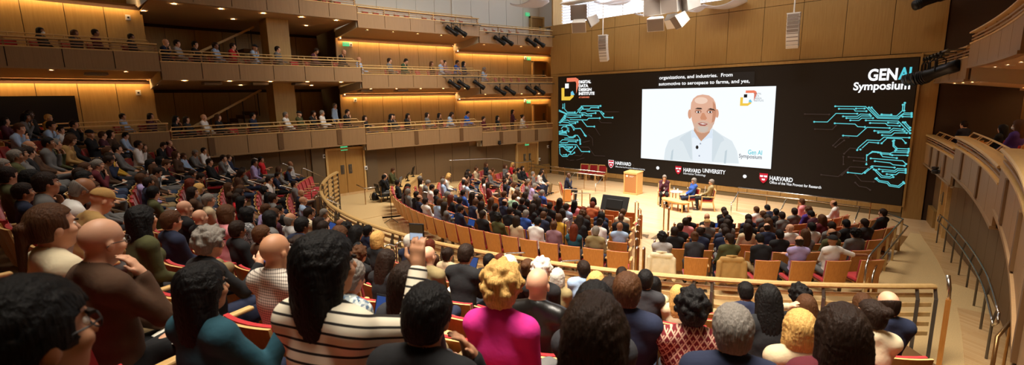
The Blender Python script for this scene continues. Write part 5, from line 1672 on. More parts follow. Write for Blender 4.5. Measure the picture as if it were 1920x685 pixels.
for cx, nm in ((411, 0), (487, 1)):
    pic('eye_hollow', 'b57c62', blob(cx, 306, 22, 13), .060); pic('eyeball', 'f2ece8', blob(cx, 309, 13, 7), .062); pic('iris', '2a1a14', blob(cx+1, 309, 6, 7), .063)
pic('eyebrow', '3a2a22', [(390, 290), (405, 281), (430, 282), (438, 290), (428, 292), (405, 290)], .062); pic('eyebrow', '3a2a22', [(470, 292), (490, 284), (512, 290), (522, 302), (505, 297), (485, 293)], .062)
pic('lapel_microphone', '15161a', blob(404, 535, 9, 12), .058); pic('button', '9aa4b8', blob(425, 512, 5, 5), .056); pic('button', '9aa4b8', blob(418, 590, 5, 5), .056)
mark(1404, 184, .5, E_BLK)
for i, ln in enumerate(('DIGITAL', 'DATA', 'DESIGN', 'INSTITUTE')): stext(ln, 1415, 177.5 + i*4.4, (1428, 1424, 1428, 1432)[i], .085, E_GRY)
stext('Gen AI', 1403, 289, 1429.5, .22, E_TEAL, bold=.004); stext('Symposium', 1386, 295.5, 1429, .19, E_GRY, bold=.003)
# ================================================================ RAILS, STAIRS
def part(mb, name, m, t, smooth=False):
    """a part given in hall coordinates under a thing that may stand anywhere"""
    o = mb.build(name, m, t, smooth); o.matrix_parent_inverse = (Matrix.Translation(t.location) @ t.rotation_euler.to_matrix().to_4x4()).inverted(); return o

def arc_pts(r, a0, a1, z, n=60): return [(*polar(r, a), z) for a in np.linspace(a0, a1, n)]
t = empty('curved_railing', (*polar(15.22, 5), 0.78), 0, 'long curved timber railing with slats and paired dark posts before the raised seats', 'railing')
mb = MB(); mb.loft([[(*polar(15.22+d, a), 1.82+z) for d, z in ((-.05, -.03), (.05, -.03), (.06, 0), (.04, .03), (-.04, .03), (-.06, 0))] for a in np.linspace(-36.5, 43.5, 80)])
part(mb, 'top_rail', W_LIGHT, t)
for i, z in enumerate((1.66, 1.49, 1.32, 1.15, 0.98)):
    mb = MB(); mb.loft([[(*polar(15.20+d, a), z+q) for d, q in ((-.015, -.035), (.015, -.035), (.015, .035), (-.015, .035))] for a in np.linspace(-36.5, 43.5, 80)])
    part(mb, 'slat', W_LIGHT, t)
for a in np.linspace(-36, 43, 13):
    for e in (-.55, .55):
        mb = MB(); p, q = polar(15.27, a+e), polar(15.36, a+e)
        mb.beam((*p, .44), (*p, 1.62), .05, .07); mb.beam((*p, 1.60), (*polar(15.22, a+e), 1.80), .045, .05); part(mb, 'post', M_GREYM, t)
# the return of the railing at the far end, climbing beside the steps
t = empty('railing_return', (*polar(15.5, -38), 0.78), 0, 'fan of curved timber slats at the far end of the raised seats', 'railing')
c0, c1, c2 = at_z(604, 347, 2.05), at_z(617, 332, 2.1), at_z(633, 323, 2.1)
P = [np.array(c0), np.array(c1), np.array(c2)]
def bez(t_): return (1-t_)**2*P[0] + 2*t_*(1-t_)*(2*P[1] - .5*P[0] - .5*P[2]) + t_*t_*P[2]
mb = MB(); mb.loft([[tuple(bez(x) + np.array((dx, 0, dz))) for dx, dz in ((-.1, -.03), (.1, -.03), (.1, .03), (-.1, .03))] for x in np.linspace(0, 1, 14)]); part(mb, 'top_rail', W_LIGHT, t)
for i in range(6):
    mb = MB(); mb.loft([[tuple(bez(x) + np.array((dx, 0, dz - .2 - i*.17))) for dx, dz in ((-.02, -.035), (.02, -.035), (.02, .035), (-.02, .035))] for x in np.linspace(0, 1, 14)]); part(mb, 'slat', W_LIGHT, t)
for x in (0.02, .35, .68, .98):
    b = bez(x); mb = MB(); mb.beam((b[0], b[1], .44), tuple(b), .05, .06); part(mb, 'post', M_GREYM, t)

NR = 0
def stair_rail(x0, y0, x1, y1, lab, hc=.95):
    """a steel stair handrail whose upper end falls on the first pixel and whose lower end on the second"""
    def hit(x, y, extra=0.0):
        d = ray(x, y); ts = np.arange(.0005, .05, .00004); Q = CAM + ts[:, None]*d
        r = np.hypot(Q[:, 0], Q[:, 1]-CV); zz = np.where(r > 15.25, .78 + .3126*np.maximum(0, (r-16.35)/.9), .44)
        ok = (Q[:, 2] < zz + hc) & (r > 13.2); i = int(np.argmax(ok)); return Q[i], zz[i]
    p, zp = hit(x0, y0); 
    u0, v0 = p[0], p[1]
    # the lower end: same straight flight towards the front, on the second sight line
    d = ray(x1, y1); best = None
    for L in np.arange(.5, 3.2, .05):
        for side in (-.25, -.12, 0, .12, .25):
            q = np.array((u0 + side*L*.4, v0 - L)); r = math.hypot(q[0], q[1]-CV)
            zz = (.78 + .3126*max(0, (r-16.35)/.9) if r > 15.25 else .44) + hc - .1
            pp = project(q[0], q[1], zz)
            if pp is None: continue
            er = math.hypot(pp[0]-x1, pp[1]-y1)
            if best is None or er < best[0]: best = (er, q, zz)
    q, zq = best[1], best[2]
    t = empty('stair_handrail', (u0, v0, zp), 0, lab, 'handrail', 'steel stair handrails among the raised seats')
    top = np.array((u0, v0, zp + hc)); low = np.array((q[0], q[1], zq)); dr = nrm(low - top)
    fl = np.array((0, .13, .0))
    mb = MB(); mb.tube([tuple(top + np.array((0, .16, -.10))), tuple(top + np.array((0, .14, -.02))), tuple(top + np.array((0, .06, 0.0))), tuple(top), tuple(low), tuple(low + dr*.06)], .022, 8); part(mb, 'rail', M_STEEL, t, True)
    for b in (top + np.array((0, .155, -.10)), low - dr*.12):
        r = math.hypot(b[0], b[1]-CV); zg = .78 + .3126*math.floor(max(0, (r-16.35+.6)/.9)) if r > 15.25 else .44
        mb = MB(); mb.tube([(b[0], b[1], zg), (b[0], b[1], b[2])], .018, 6); part(mb, 'post', M_GREYM, t)
PAIR = {'A': 'stairs nearest the far wall', 'B': 'middle stairs', 'C': 'short front steps'}
RAILS = [('A', 0, 263, 42, 276), ('A', 8, 255, 61, 270), ('A', 108, 285, 159, 300), ('A', 125, 279, 172, 292), ('A', 214, 304, 262, 318), ('A', 227, 297, 267, 309), ('A', 310, 321, 334, 327), ('A', 313, 312, 349, 325), ('A', 395, 335, 414, 341), ('A', 395, 325, 430, 337), ('A', 462, 338, 494, 348), ('A', 527, 349, 551, 358), ('A', 591, 357, 625, 368), ('A', 599, 368, 634, 378),
 ('B', 125, 364, 225, 386), ('B', 175, 385, 257, 402), ('B', 337, 393, 408, 414), ('B', 404, 416, 480, 435), ('B', 496, 417, 557, 434), ('B', 585, 440, 656, 460), ('B', 637, 438, 690, 455), ('B', 730, 460, 782, 476), ('B', 753, 454, 794, 467), ('C', 950, 476, 983, 485), ('C', 953, 486, 975, 494), ('C', 1056, 491, 1087, 502)]
cn = {}
for a, x0, y0, x1, y1 in RAILS:
    i = cn[a] = cn.get(a, 0) + 1
    stair_rail(x0, y0, x1, y1, f"steel stair handrail on the {PAIR[a]}, {ordn(i)} from the rear")
# short rails fixed along the far lower wall
for i, (x0, y0, x1, y1) in enumerate(((295, 264, 310, 268), (358, 276, 376, 282), (420, 287, 438, 294), (477, 297, 497, 305), (531, 307, 551, 315), (570, 316, 610, 334))):
    p = on_lower_wall(-1, x0, y0, .1); q = on_lower_wall(-1, x1, y1, .1)
    t = empty('wall_handrail', tuple(p), 0, f"short sloping steel handrail along the far wall, {ordn(i+1)} from the rear", 'handrail', 'sloping handrails along the far wall')
    mb = MB(); mb.tube([tuple(np.array(p) + (0, .12, -.02)), tuple(p), tuple(q)], .02, 8); part(mb, 'rail', M_STEEL, t, True)
    mb = MB(); mb.tube([tuple(np.array(p) + (0, .12, -.02)), (p[0], p[1]+.12, p[2]-.55)], .014, 6); mb.tube([(q[0], q[1], q[2]), (q[0], q[1], q[2]-.6)], .014, 6); part(mb, 'post', M_GREYM, t)

# steel rails guarding the stage edge
def stage_guard(s, u0, u1, lab):
    t = empty('stage_guard_rail', (s*u0, 2.92, 0), 0, lab, 'railing')
    for z, dv, nm in ((1.02, 0, 'top_rail'), (.84, .08, 'hand_rail')):
        mb = MB(); mb.tube([(s*u0, 2.92+dv, z), (s*u1, 2.92+dv, z)], .022, 8); part(mb, nm, M_STEEL, t, True)
    n = 5
    for i in range(n):
        u = u0 + (u1-u0)*i/(n-1); mb = MB(); mb.tube([(s*u, 2.92, 0), (s*u, 2.92, 1.02)], .016, 6); mb.tube([(s*u, 2.92, .84), (s*u, 3.0, .84)], .012, 6); part(mb, 'post', M_BRASS, t)
    for i, u in enumerate((u0 + .05, u0 + 1.9, u1 - .3)):
        mb = MB(); mb.tube([(s*u, 3.0, .84), (s*u, 3.55, .5), (s*u, 3.75, .5)], .02, 8); mb.tube([(s*u, 3.72, -.3), (s*u, 3.72, .5)], .016, 6); part(mb, 'sloping_handrail', M_STEEL, t, True)
stage_guard(-1, 3.2, 8.6, 'double steel rail on the stage edge in front of the red chairs')
stage_guard(1, 3.5, 8.1, 'double steel rail on the stage edge behind the ramp-side front row')

# frames beside the floor aisles
def aisle_frame(r, a, z, lab, L=.5, h=.95):
    p, q = polar(r, a), polar(r-L, a)
    t = empty('aisle_rail_frame', (*p, z), 0, lab, 'handrail', 'bronze handrail frames beside the floor aisles')
    mb = MB(); mb.beam((*p, z), (*p, z+h), .03, .036); part(mb, 'post', M_BRASS, t)
    mb = MB(); mb.beam((*q, z-.08), (*q, z+h-.12), .03, .036); part(mb, 'post', M_BRASS, t)
    mb = MB(); mb.tube([(*p, z+h), (*polar(r-.1, a), z+h+.02), (*polar(r-L+.05, a), z+h-.09), (*q, z+h-.12)], .02, 8); part(mb, 'grip', M_STEEL, t, True)
for k in range(6):
    aisle_frame(rowF(k)-.1, 24.6-.55*k, zC(k), f"bronze frame handrail on the centre side of the floor aisle, {ordn(k+1)} from the rear")
    if k in (0, 1, 3, 4, 5): aisle_frame(rowF(k)-.1, 25.3+1.0*k, zS(k) if k > 2 else zC(k), f"bronze frame handrail on the ramp side of the floor aisle, at row {ordn(k+1)} from rear")
    if k in (1, 3, 5): aisle_frame(rowF(k)-.1, -25.0-.3*k, zC(k), f"frame handrail on the far floor aisle, at row {ordn(k+1)} from the rear")
for i, (x, y) in enumerate(((1244, 432), (1253, 442), (1190, 428), (1196, 445))):
    p = at_z(x, y, 0.0); r = math.hypot(p[0], p[1]-CV); a = math.degrees(math.atan2(p[0], p[1]-CV))
    aisle_frame(r, a, 0.0, ('tall bronze rail frame at the stage end of the aisle, ramp side, front', 'tall bronze rail frame at the stage end of the aisle, ramp side, rear', 'tall bronze rail frame at stage end of aisle, centre side, front', 'tall bronze rail frame at stage end of aisle, centre side, rear')[i], .5, 1.0)
for i, (x, y) in enumerate(((1058, 398), (1076, 408))):
    p = at_z(x, y, 0.0); r = math.hypot(p[0], p[1]-CV); a = math.degrees(math.atan2(p[0], p[1]-CV))
    aisle_frame(r, a, 0.0, ('pale rail frame by the front of the far aisle, behind the suited man', 'pale rail frame by the far aisle, nearer the black monitor')[i], .9, 1.0)

# ramp handrails
t = empty('ramp_handrail', (U(8)+.2, 8, .3), 0, 'long double steel handrail along the curved wall of the ramp', 'handrail')
for dz, dd, nm in ((.92, .16, 'upper_rail'), (.70, .12, 'lower_rail')):
    mb = MB(); mb.tube([(U(v)+dd, v, rampz(v)+dz) for v in vs(3.2, 13.2, .4)], .022, 8); part(mb, nm, M_STEEL, t, True)
mb = MB(); mb.tube([(U(3.2)+.16, 3.2, rampz(3.2)+.92), (U(3.05)+.15, 3.05, rampz(3)+.82), (U(3.2)+.12, 3.2, rampz(3.2)+.70)], .022, 8); mb.tube([(U(13.2)+.16, 13.2, rampz(13.2)+.92), (U(13.35)+.15, 13.35, rampz(13.2)+.82), (U(13.2)+.12, 13.2, rampz(13.2)+.70)], .022, 8); part(mb, 'end_loop', M_STEEL, t, True)
for v in np.linspace(3.5, 13, 8):
    mb = MB(); mb.tube([(U(v)+.12, v, rampz(v)), (U(v)+.12, v, rampz(v)+.70), (U(v)+.16, v, rampz(v)+.92)], .02, 6); part(mb, 'post', M_GREYM, t)
t = empty('ramp_handrail', (-U(6)-.2, 3, .3), 0, 'steel handrail on the far wall beside the doors close to the stage', 'handrail')
mb = MB(); mb.tube([(-U(v)-.1, v, rampz(v)+.95+(.35 if v > 4.2 else .0 if v < 2.6 else .35*(v-2.6)/1.6)) for v in vs(1.4, 7.4, .3)], .024, 8); part(mb, 'rail', M_STEEL, t, True)
for v in (1.6, 3.6, 5.6, 7.3):
    mb = MB(); mb.tube([(-U(v)-.1, v, rampz(v)), (-U(v)-.1, v, rampz(v)+.97)], .018, 6); part(mb, 'post', M_GREYM, t)
t = empty('block_side_rail', (9.25, 8, .2), 0, 'double steel rail running down the ramp side of the floor seats', 'railing')
for dz, du, nm in ((1.0, 0, 'upper_rail'), (.8, .13, 'outer_rail')):
    mb = MB(); mb.tube([(8.75+du, 4.2, .05+dz*.9)] + [(9.28+du + .0*(v-8), v, rampz(v)+dz-.02) for v in vs(5.6, 11.4, .5)] + [(9.28+du, 11.7, .45+dz-.15), (9.28+du, 11.75, .5)], .022, 8); part(mb, nm, M_STEEL, t, True)
for v in (5.8, 7.2, 8.6, 10.0, 11.3):
    mb = MB(); mb.beam((9.28, v, -.1), (9.28, v, rampz(v)+.97), .05, .08); part(mb, 'post', W_LIGHT, t)
p = polar(15.3, 44.2)
t = empty('newel_post', (*p, .44), 0, 'dark timber post with bright steel handrail at the ramp end of the curved railing', 'post')
mb = MB(); mb.beam((*p, .44), (*p, 1.62), .07, .10); part(mb, 'shaft', W_SEAT, t); mb = MB(); mb.tube([(*p, 1.55), (*polar(15.27, 44.25), 1.8), (*polar(15.2, 44.3), 2.0)], .03, 8); part(mb, 'handrail', M_STEEL, t, True)
p0 = at_u(1870, 632, 11.25); p1 = at_u(1895, 609, 11.4)
t = empty('door_handrail', (11.3, float(p0[1]), .45), 0, 'bronze handrail by the near door in the bottom corner beside the ramp', 'handrail')
mb = MB(); mb.tube([(11.25, p0[1], .45), (11.25, p0[1], p0[2]), (11.4, p1[1], p1[2]+.05), (11.4, p1[1]+.1, p1[2]+.05)], .026, 8); part(mb, 'rail', M_BRASS, t, True); mb = MB(); mb.tube([(11.4, p1[1], .45), (11.4, p1[1], p1[2]+.05)], .02, 6); part(mb, 'post', M_BRASS, t)
for i, (x, y) in enumerate(((1753, 447), (1770, 465), (1779, 474), (1798, 498), (1815, 512))):
    p = on_lower_wall(1, x, y, .44)
    t = empty('step_light', tuple(p), 0, f"tiny warm step light low on the ramp wall, {ordn(i+1)} from the stage", 'light', 'step lights along the ramp wall')
    a = MB(True); a.lathe([(.028, 0), (.028, .012), (.0, .016)], n=10, R=Matrix.Rotation(-PI/2, 3, 'Y')); a.build('lens', M_LAMP, t)
    a = MB(True); a.lathe([(.04, 0), (.04, .006), (.03, .006)], n=10, R=Matrix.Rotation(-PI/2, 3, 'Y')); a.build('bezel', M_STEEL, t)

# ================================================================ STAGE FURNITURE
t = empty('lectern', (-1.84, 2.42, 0), 0, 'pale maple lectern with round white emblem on its brown front panel', 'lectern')
a = MB(True); a.bbox((0, 0, .04), (.80, .62, .08), .01); a.build('plinth', W_LECT, t)
a = MB(True); a.bbox((-.36, 0, .59), (.06, .56, 1.02), .01); a.build('side_panel', W_LECT, t); a = MB(True); a.bbox((.36, 0, .59), (.06, .56, 1.02), .01); a.build('side_panel', W_LECT, t)
a = MB(True); a.bbox((0, -.25, .59), (.66, .04, 1.0), .005); a.build('front_panel', mat('lectern_panel', 'b07a48', .6, noise=.1, nscale=60), t)
a = MB(True); a.bbox((0, -.27, 1.07), (.78, .04, .08), .008); a.bbox((0, 0.02, 1.13), (.80, .60, .05), .01, Matrix.Rotation(.06, 3, 'X')); a.build('top', W_LECT, t)
a = MB(True); a.lathe([(.055, 0), (.055, .008), (.03, .008), (.03, .004)], (-.2, -.272, .93), 18, Matrix.Rotation(PI/2, 3, 'X')); a.bbox((.06, -.273, .94), (.26, .004, .015), .001); a.bbox((.04, -.273, .90), (.20, .004, .015), .001); a.build('emblem', M_WHITE, t)
a = MB(True); a.tube([(.05, .05, 1.15), (.05, .03, 1.3), (.03, -.06, 1.48)], .006, 6); a.tube([(.03, -.06, 1.48), (.025, -.08, 1.52)], .012, 8); a.build('gooseneck_microphone', M_BLACKP, t)

def stage_chair(u, v, z, rz, lab, arms=True, group=None, red=True, cat='chair'):
    t = empty('wooden_chair', (u, v, z), rz, lab, cat, group)
    for sx in (-1, 1):
        a = MB(True); a.beam((sx*.25, .24, 0), (sx*.25, .22, .62 if arms else .44), .035, .04); a.build('leg', W_LECT, t)
        a = MB(True); a.beam((sx*.25, -.32, 0), (sx*.25, -.22, .45), .035, .045); a.beam((sx*.25, -.22, .45), (sx*.25, -.30, .88), .035, .045); a.build('leg', W_LECT, t)
        if arms: a = MB(True); a.bbox((sx*.255, -.02, .635), (.05, .54, .03), .01); a.build('armrest', W_LECT, t)
    a = MB(True); a.bbox((0, .0, .40), (.50, .50, .05), .01); a.build('seat_frame', W_LECT, t)
    a = MB(True); a.bbox((0, .01, .45), (.47, .48, .08), .03); a.build('seat_cushion', M_REDD if red else M_RED, t)
    a = MB(True); a.bbox((0, -.265, .69), (.46, .05, .34), .02, Matrix.Rotation(.18, 3, 'X')); a.build('back_cushion', M_REDD if red else M_RED, t)
    a = MB(True); a.bbox((0, -.305, .90), (.54, .04, .05), .012); a.build('top_rail', W_LECT, t)
    return t
for i, x in enumerate((1093, 1110, 1127)):
    p = at_z(x, 337 + i*1.3, 0)
    stage_chair(p[0], p[1], 0, heading(p[0], p[1], p[0]+.25, p[1]+1), ('red cushioned wooden chair behind the stage rail, farthest from the lectern', 'red cushioned wooden chair behind the stage rail, middle of three', 'red cushioned wooden chair behind the stage rail, nearest the lectern')[i], False, 'spare red chairs behind the rail')
PAN = []
for x, y, tgt, code, top, pose, fem, lg, lab, gl in ((1246, 333.5, (3.0, 8.5), 'gs', 'plm', 'chin', False, TOPM['blk'], 'panellist in plum jacket with hand to chin, leftmost on stage', False),
        (1297, 340, (-.8, 8.0), 'gb', 'blu', 'cross', True, TOPM['nvy'], 'panellist with grey bob in blue suit, middle of three on stage', True),
        (1329, 342, (-1.6, 5.6), 'gs', 'khk', 'cross', False, TOPM['blk'], 'panellist in khaki-brown jacket with papers, rightmost on stage', True)):
    p = at_z(x, y, 1.235); u, v = float(p[0]), float(p[1])
    rz = heading(u, v, *tgt)
    o = person(u, v, 0, rz, code, top, pose, fem, 0, lab, 'panellists on the stage', h=.0105, legs=lg, glasses=gl)
    a = MB(True); a.bbox((.085, .128, .93), (.075, .008, .055), .002, Matrix.Rotation(-.2, 3, 'X')); bd = a.build('name_badge', M_WHITE, o)
    if not fem:
        a = MB(True); a.prism([(-.035, .118, 1.05), (.035, .118, 1.05), (.03, .145, .72), (-.03, .145, .72)], (0, .008, 0)); a.build('shirt_front', TOPM['wht'], o)
    dd = Vector((math.cos(rz+PI/2), -math.sin(rz+PI/2)))
    stage_chair(u + dd.x*.03, v + dd.y*.03, 0, rz, ('wooden armchair under the panellist in plum', 'wooden armchair under the panellist in blue', 'wooden armchair under the panellist in the khaki-brown jacket')[len(PAN)], True, 'armchairs of the panellists')
    PAN.append((u, v, rz))
# low table with rounded end
p = at_z(1266, 376, .42)
t = empty('low_table', (float(p[0]), float(p[1]), 0), -.32, 'long low maple table with rounded ends in front of the panellists', 'table')
a = MB(True); th_ = [(.72*math.copysign(abs(math.cos(q))**.7, math.cos(q)), .28*math.copysign(abs(math.sin(q))**.8, math.sin(q))) for q in np.linspace(0, 2*PI, 40, endpoint=False)]
a.prism([(x, y, .40) for x, y in th_], (0, 0, .035)); a.build('tabletop', W_LECT, t)
a = MB(True); a.prism([(x*.9, y*.85, .34) for x, y in th_], (0, 0, .06)); a.build('apron', W_LECT, t)
for sx in (-1, 0, 1):
    for sy in (-1, 1):
        a = MB(True); a.beam((sx*.58, sy*.18, 0), (sx*.58, sy*.18, .35), .045, .045); a.build('leg', W_LECT, t)
p = at_z(1268, 359.5, .58); su, sv = float(p[0]), float(p[1])
t = empty('side_table', (su, sv, 0), 0, 'small round side table with drinks between two panellists', 'table')
a = MB(True); a.lathe([(.27, .555), (.28, .565), (.28, .58), (.27, .585)], n=28); a.build('tabletop', M_WHITE, t)
for q in range(3):
    a = MB(True); a.beam((.2*math.cos(q*2.1), .2*math.sin(q*2.1), 0), (.17*math.cos(q*2.1), .17*math.sin(q*2.1), .56), .035, .035); a.build('leg', W_LECT, t)
for i, (du, dv) in enumerate(((-.1, .02), (.02, -.1), (.12, .08))):
    g = empty('water_glass' if i else 'water_bottle', (su+du, sv+dv, .585), 0, ('clear water bottle on the round side table', 'white cup on side table, toward the wall', 'white cup on side table, toward the seats')[i], 'drink')
    a = MB(True); a.lathe([(.028, 0), (.032, .1), (.03, .11)] if i else [(.03, 0), (.032, .13), (.013, .17), (.013, .19)], n=14); a.build('vessel', M_WHITE if i else mat('clear_plastic', 'dfe8ea', .1, trans=.7), g)
    a = MB(True); a.lathe([(.029, .108), (.029, .114)] if i else [(.015, .19), (.015, .21)], n=12); a.build('lid', mat('cup_lid%d' % i, 'c8c4bc' if i else '3060a0', .5), g)

# confidence monitor on the floor
p = at_z(1153, 409, 0.0)
t = empty('floor_monitor', (float(p[0]), float(p[1]), 0), heading(p[0], p[1], p[0]-.5, p[1]-4), 'black floor monitor on a wheeled stand seen from behind at the stage front', 'monitor')
R_ = Matrix.Rotation(-.42, 3, 'X')
a = MB(True); a.bbox((0, -.05, .62), (1.18, .06, .66), .015, R_); a.build('display', M_BLACKP, t)
a = MB(True); a.bbox((0, -.10, .60), (.7, .05, .4), .015, R_); a.build('rear_housing', M_BLACK, t)
a = MB(True)
for sx in (-1, 1): a.beam((sx*.42, -.05, .06), (sx*.42, -.08, .42), .05, .05); a.beam((sx*.5, -.32, .06), (sx*.5, .36, .06), .06, .05)
a.beam((-.5, .0, .06), (.5, .0, .06), .06, .05); a.bbox((0, .1, .12), (.5, .3, .1), .01); a.build('stand', M_BLACK, t)
for sx in (-1, 1):
    for sy in (-1, 1):
        a = MB(True); a.lathe([(.03, -.015), (.03, .015)], (sx*.5, .02+sy*.32, .03), 10, Matrix.Rotation(PI/2, 3, 'Y')); a.build('castor', M_BLACKP, t)

def mic_stand(x, y, z, h, lab):
    p = at_z(x, y, z); t = empty('microphone_stand', (float(p[0]), float(p[1]), z), 0, lab, 'stand')
    a = MB(True); a.tube([(0, 0, .1), (0, 0, h)], .012, 8); a.build('pole', M_BLACK, t)
    for q in range(3):
        a = MB(True); a.tube([(0, 0, .16), (.3*math.cos(q*2.09+.3), .3*math.sin(q*2.09+.3), .012)], .01, 6); a.build('leg', M_BLACK, t)
    a = MB(True); a.tube([(0, 0, h), (.02, .05, h+.03), (.03, .2, h+.05)], .009, 6); a.tube([(.03, .2, h+.05), (.03, .27, h+.055)], .018, 8); a.build('microphone', M_BLACKP, t)
mic_stand(735, 417, .44, 1.0, 'black microphone stand on the sand carpet behind the last timber chairs')
mic_stand(1058, 500, .44, 1.25, 'black microphone stand behind the back row of the centre floor block')

# ---- sound desk
d0, d1 = at_z(744, 356, 1.05), at_z(779, 328, 1.05)
dm = (np.array(d0)+np.array(d1))/2; L = float(np.hypot(*(np.array(d1)-np.array(d0))[:2])); ang = math.atan2(-(d1[1]-d0[1]), d1[0]-d0[0])
t = empty('sound_desk', (dm[0], dm[1], .3), ang, 'pale timber sound desk with consoles beside the far floor seats', 'desk')
a = MB(True); a.bbox((0, 0, .72), (L, .7, .05), .01); a.build('worktop', W_LIGHT, t)
a = MB(True); a.bbox((0, -.33, .42), (L, .04, .84), .01); a.build('front_panel', W_LIGHT, t)
for sx in (-1, 1): a = MB(True); a.bbox((sx*(L/2-.03), 0, .36), (.05, .66, .7), .01); a.build('side_panel', W_LIGHT, t)
for i, (f_, hh, tilt, lab) in enumerate(((-.32, .34, .2, 'grey-blue screen on the sound desk, nearest the operators'), (.05, .3, .5, 'black console with tilted display in the middle of the sound desk'), (.36, .42, .3, 'black tilted monitor at the stage end of the sound desk'))):
    ex = Vector((math.cos(ang), -math.sin(ang)))
    mo = empty('desk_monitor', (dm[0]+ex.x*f_*L, dm[1]+ex.y*f_*L, 1.05), ang, lab, 'monitor', 'monitors on the sound desk')
    a = MB(True); a.bbox((0, 0, .10+hh/2), (.5, .035, hh), .01, Matrix.Rotation(tilt, 3, 'X')); a.build('display', M_BLACKP if i else mat('desk_display', '5d6a78', .3), mo)
    a = MB(True); a.beam((0, 0, .01), (0, 0, .2), .06, .04); a.bbox((0, 0, .008), (.24, .16, .014), .004); a.build('foot', M_BLACK, mo)
for x, y, code, top, pose, lab in ((716, 334, 'ks', 'blk', 'type', 'sound operator in black with headphones at the desk'), (724, 331, 'ns', 'chr', 'lap', 'balding operator seated behind the headphone wearer at the sound desk'), (733, 320.5, 'ms', 'olv', 'type', 'operator with brown hair in dark green at the sound desk')):
    p = at_z(x, y, .3+1.235); cd = code if code != 'ns' else 'dn'
    o = person(float(p[0]), float(p[1]), .3, heading(p[0], p[1], dm[0]+1, dm[1]-1), cd, top, pose, False, 0, lab, 'operators at the sound desk', h=.0155)
    ch = empty('office_chair', (float(p[0]), float(p[1]), .3), heading(p[0], p[1], dm[0]+1, dm[1]-1), 'black swivel chair under the ' + {716: 'sound operator with headphones', 724: 'balding sound operator', 733: 'sound operator in dark green'}[x], 'chair', 'swivel chairs at the sound desk')
    a = MB(True); a.bbox((0, .02, .43), (.46, .46, .07), .03); a.build('seat', M_BLACKP, ch)
    a = MB(True); a.bbox((0, -.27, .78), (.42, .05, .44), .03, Matrix.Rotation(.15, 3, 'X')); a.build('backrest', M_BLACKP, ch)
    a = MB(True); a.tube([(0, 0, .08), (0, 0, .40)], .03, 8); a.build('column', M_GREYM, ch)
    for q in range(5):
        a = MB(True); a.beam((0, 0, .09), (.28*math.cos(q*1.257), .28*math.sin(q*1.257), .05), .035, .03); a.lathe([(.025, -.012), (.025, .012)], (.28*math.cos(q*1.257), .28*math.sin(q*1.257), .025), 8, Matrix.Rotation(PI/2, 3, 'X')); a.build('base_arm', M_BLACK, ch)
def bag(u, v, z, s, m, lab, name='backpack', rz=0):
    t = empty(name, (u, v, z), rz, lab, 'bag')
    F = Field((-.3, -.25, -.02), (.3, .25, .55), .014); F.ell((0, 0, .2), (.17, .12, .21), None, .03); F.ell((0, .1, .14), (.13, .07, .11), None, .04); F.carve(lambda P: .005 - P[..., 2])
    me = F.build('bag_body'); me.materials.append(m); b = link('bag_body', me, t); b.scale = (s, s, s)
    a = MB(True); a.tube([(-.05*s, 0, .40*s), (-.03*s, 0, .46*s), (.03*s, 0, .46*s), (.05*s, 0, .40*s)], .010, 6); a.build('grab_handle', M_BLACK, t)
    a = MB(True); a.tube([(-.08*s, -.11*s, .36*s), (-.10*s, -.16*s, .22*s), (-.09*s, -.12*s, .06*s)], .015, 6); a.tube([(.08*s, -.11*s, .36*s), (.10*s, -.16*s, .22*s), (.09*s, -.12*s, .06*s)], .015, 6); a.build('shoulder_straps', M_BLACK, t)
p = at_z(703, 378, .38); bag(p[0], p[1], .36, 1.1, M_BLACKP, 'black backpack on the sand carpet beside the sound desk')
p = at_z(1176, 470, .35); bag(p[0], p[1], .37, .75, mat('orange_nylon', 'd8431a', .6), 'orange bag on the floor at the end of a centre row', 'orange_bag')
p = at_z(1142, 500, .45); bag(p[0]+.1, p[1], .45, .95, M_BLACKP, 'black backpack at the end of the back centre row')
t0 = at_z(686, 388, .36); t1 = at_z(716, 384, .36)
t = empty('desk_guard_rail', (t0[0], t0[1], .36), 0, 'steel guard rail on the carpet by the sound desk', 'railing')
mb = MB(); mb.tube([(t0[0]-.5, t0[1]+.1, 1.3), (t0[0], t0[1], 1.18), (t1[0], t1[1], 1.18)], .022, 8); part(mb, 'top_rail', M_STEEL, t, True)
for q in (t0, t1): mb = MB(); mb.tube([(q[0], q[1], .36), (q[0], q[1], 1.18)], .018, 6); part(mb, 'post', M_BRASS, t)

p = at_z(1062, 336, 1.08); fu, fv = float(p[0]), float(p[1]); fz = arena_z(fu, fv)
seat(fu, fv, fz, heading(fu, fv, .5, 2.5), 'single red seat at the stage edge under the man in the navy suit', 'theatre seats of the far floor block', 1)
person(fu, fv, fz, heading(fu, fv, .5, 2.5), '0z', 'nvy', 'chin', False, 3, 'bald man in navy suit with hand to face, alone at the stage edge', h=.0125, legs=TOPM['blk'], collar='wht')
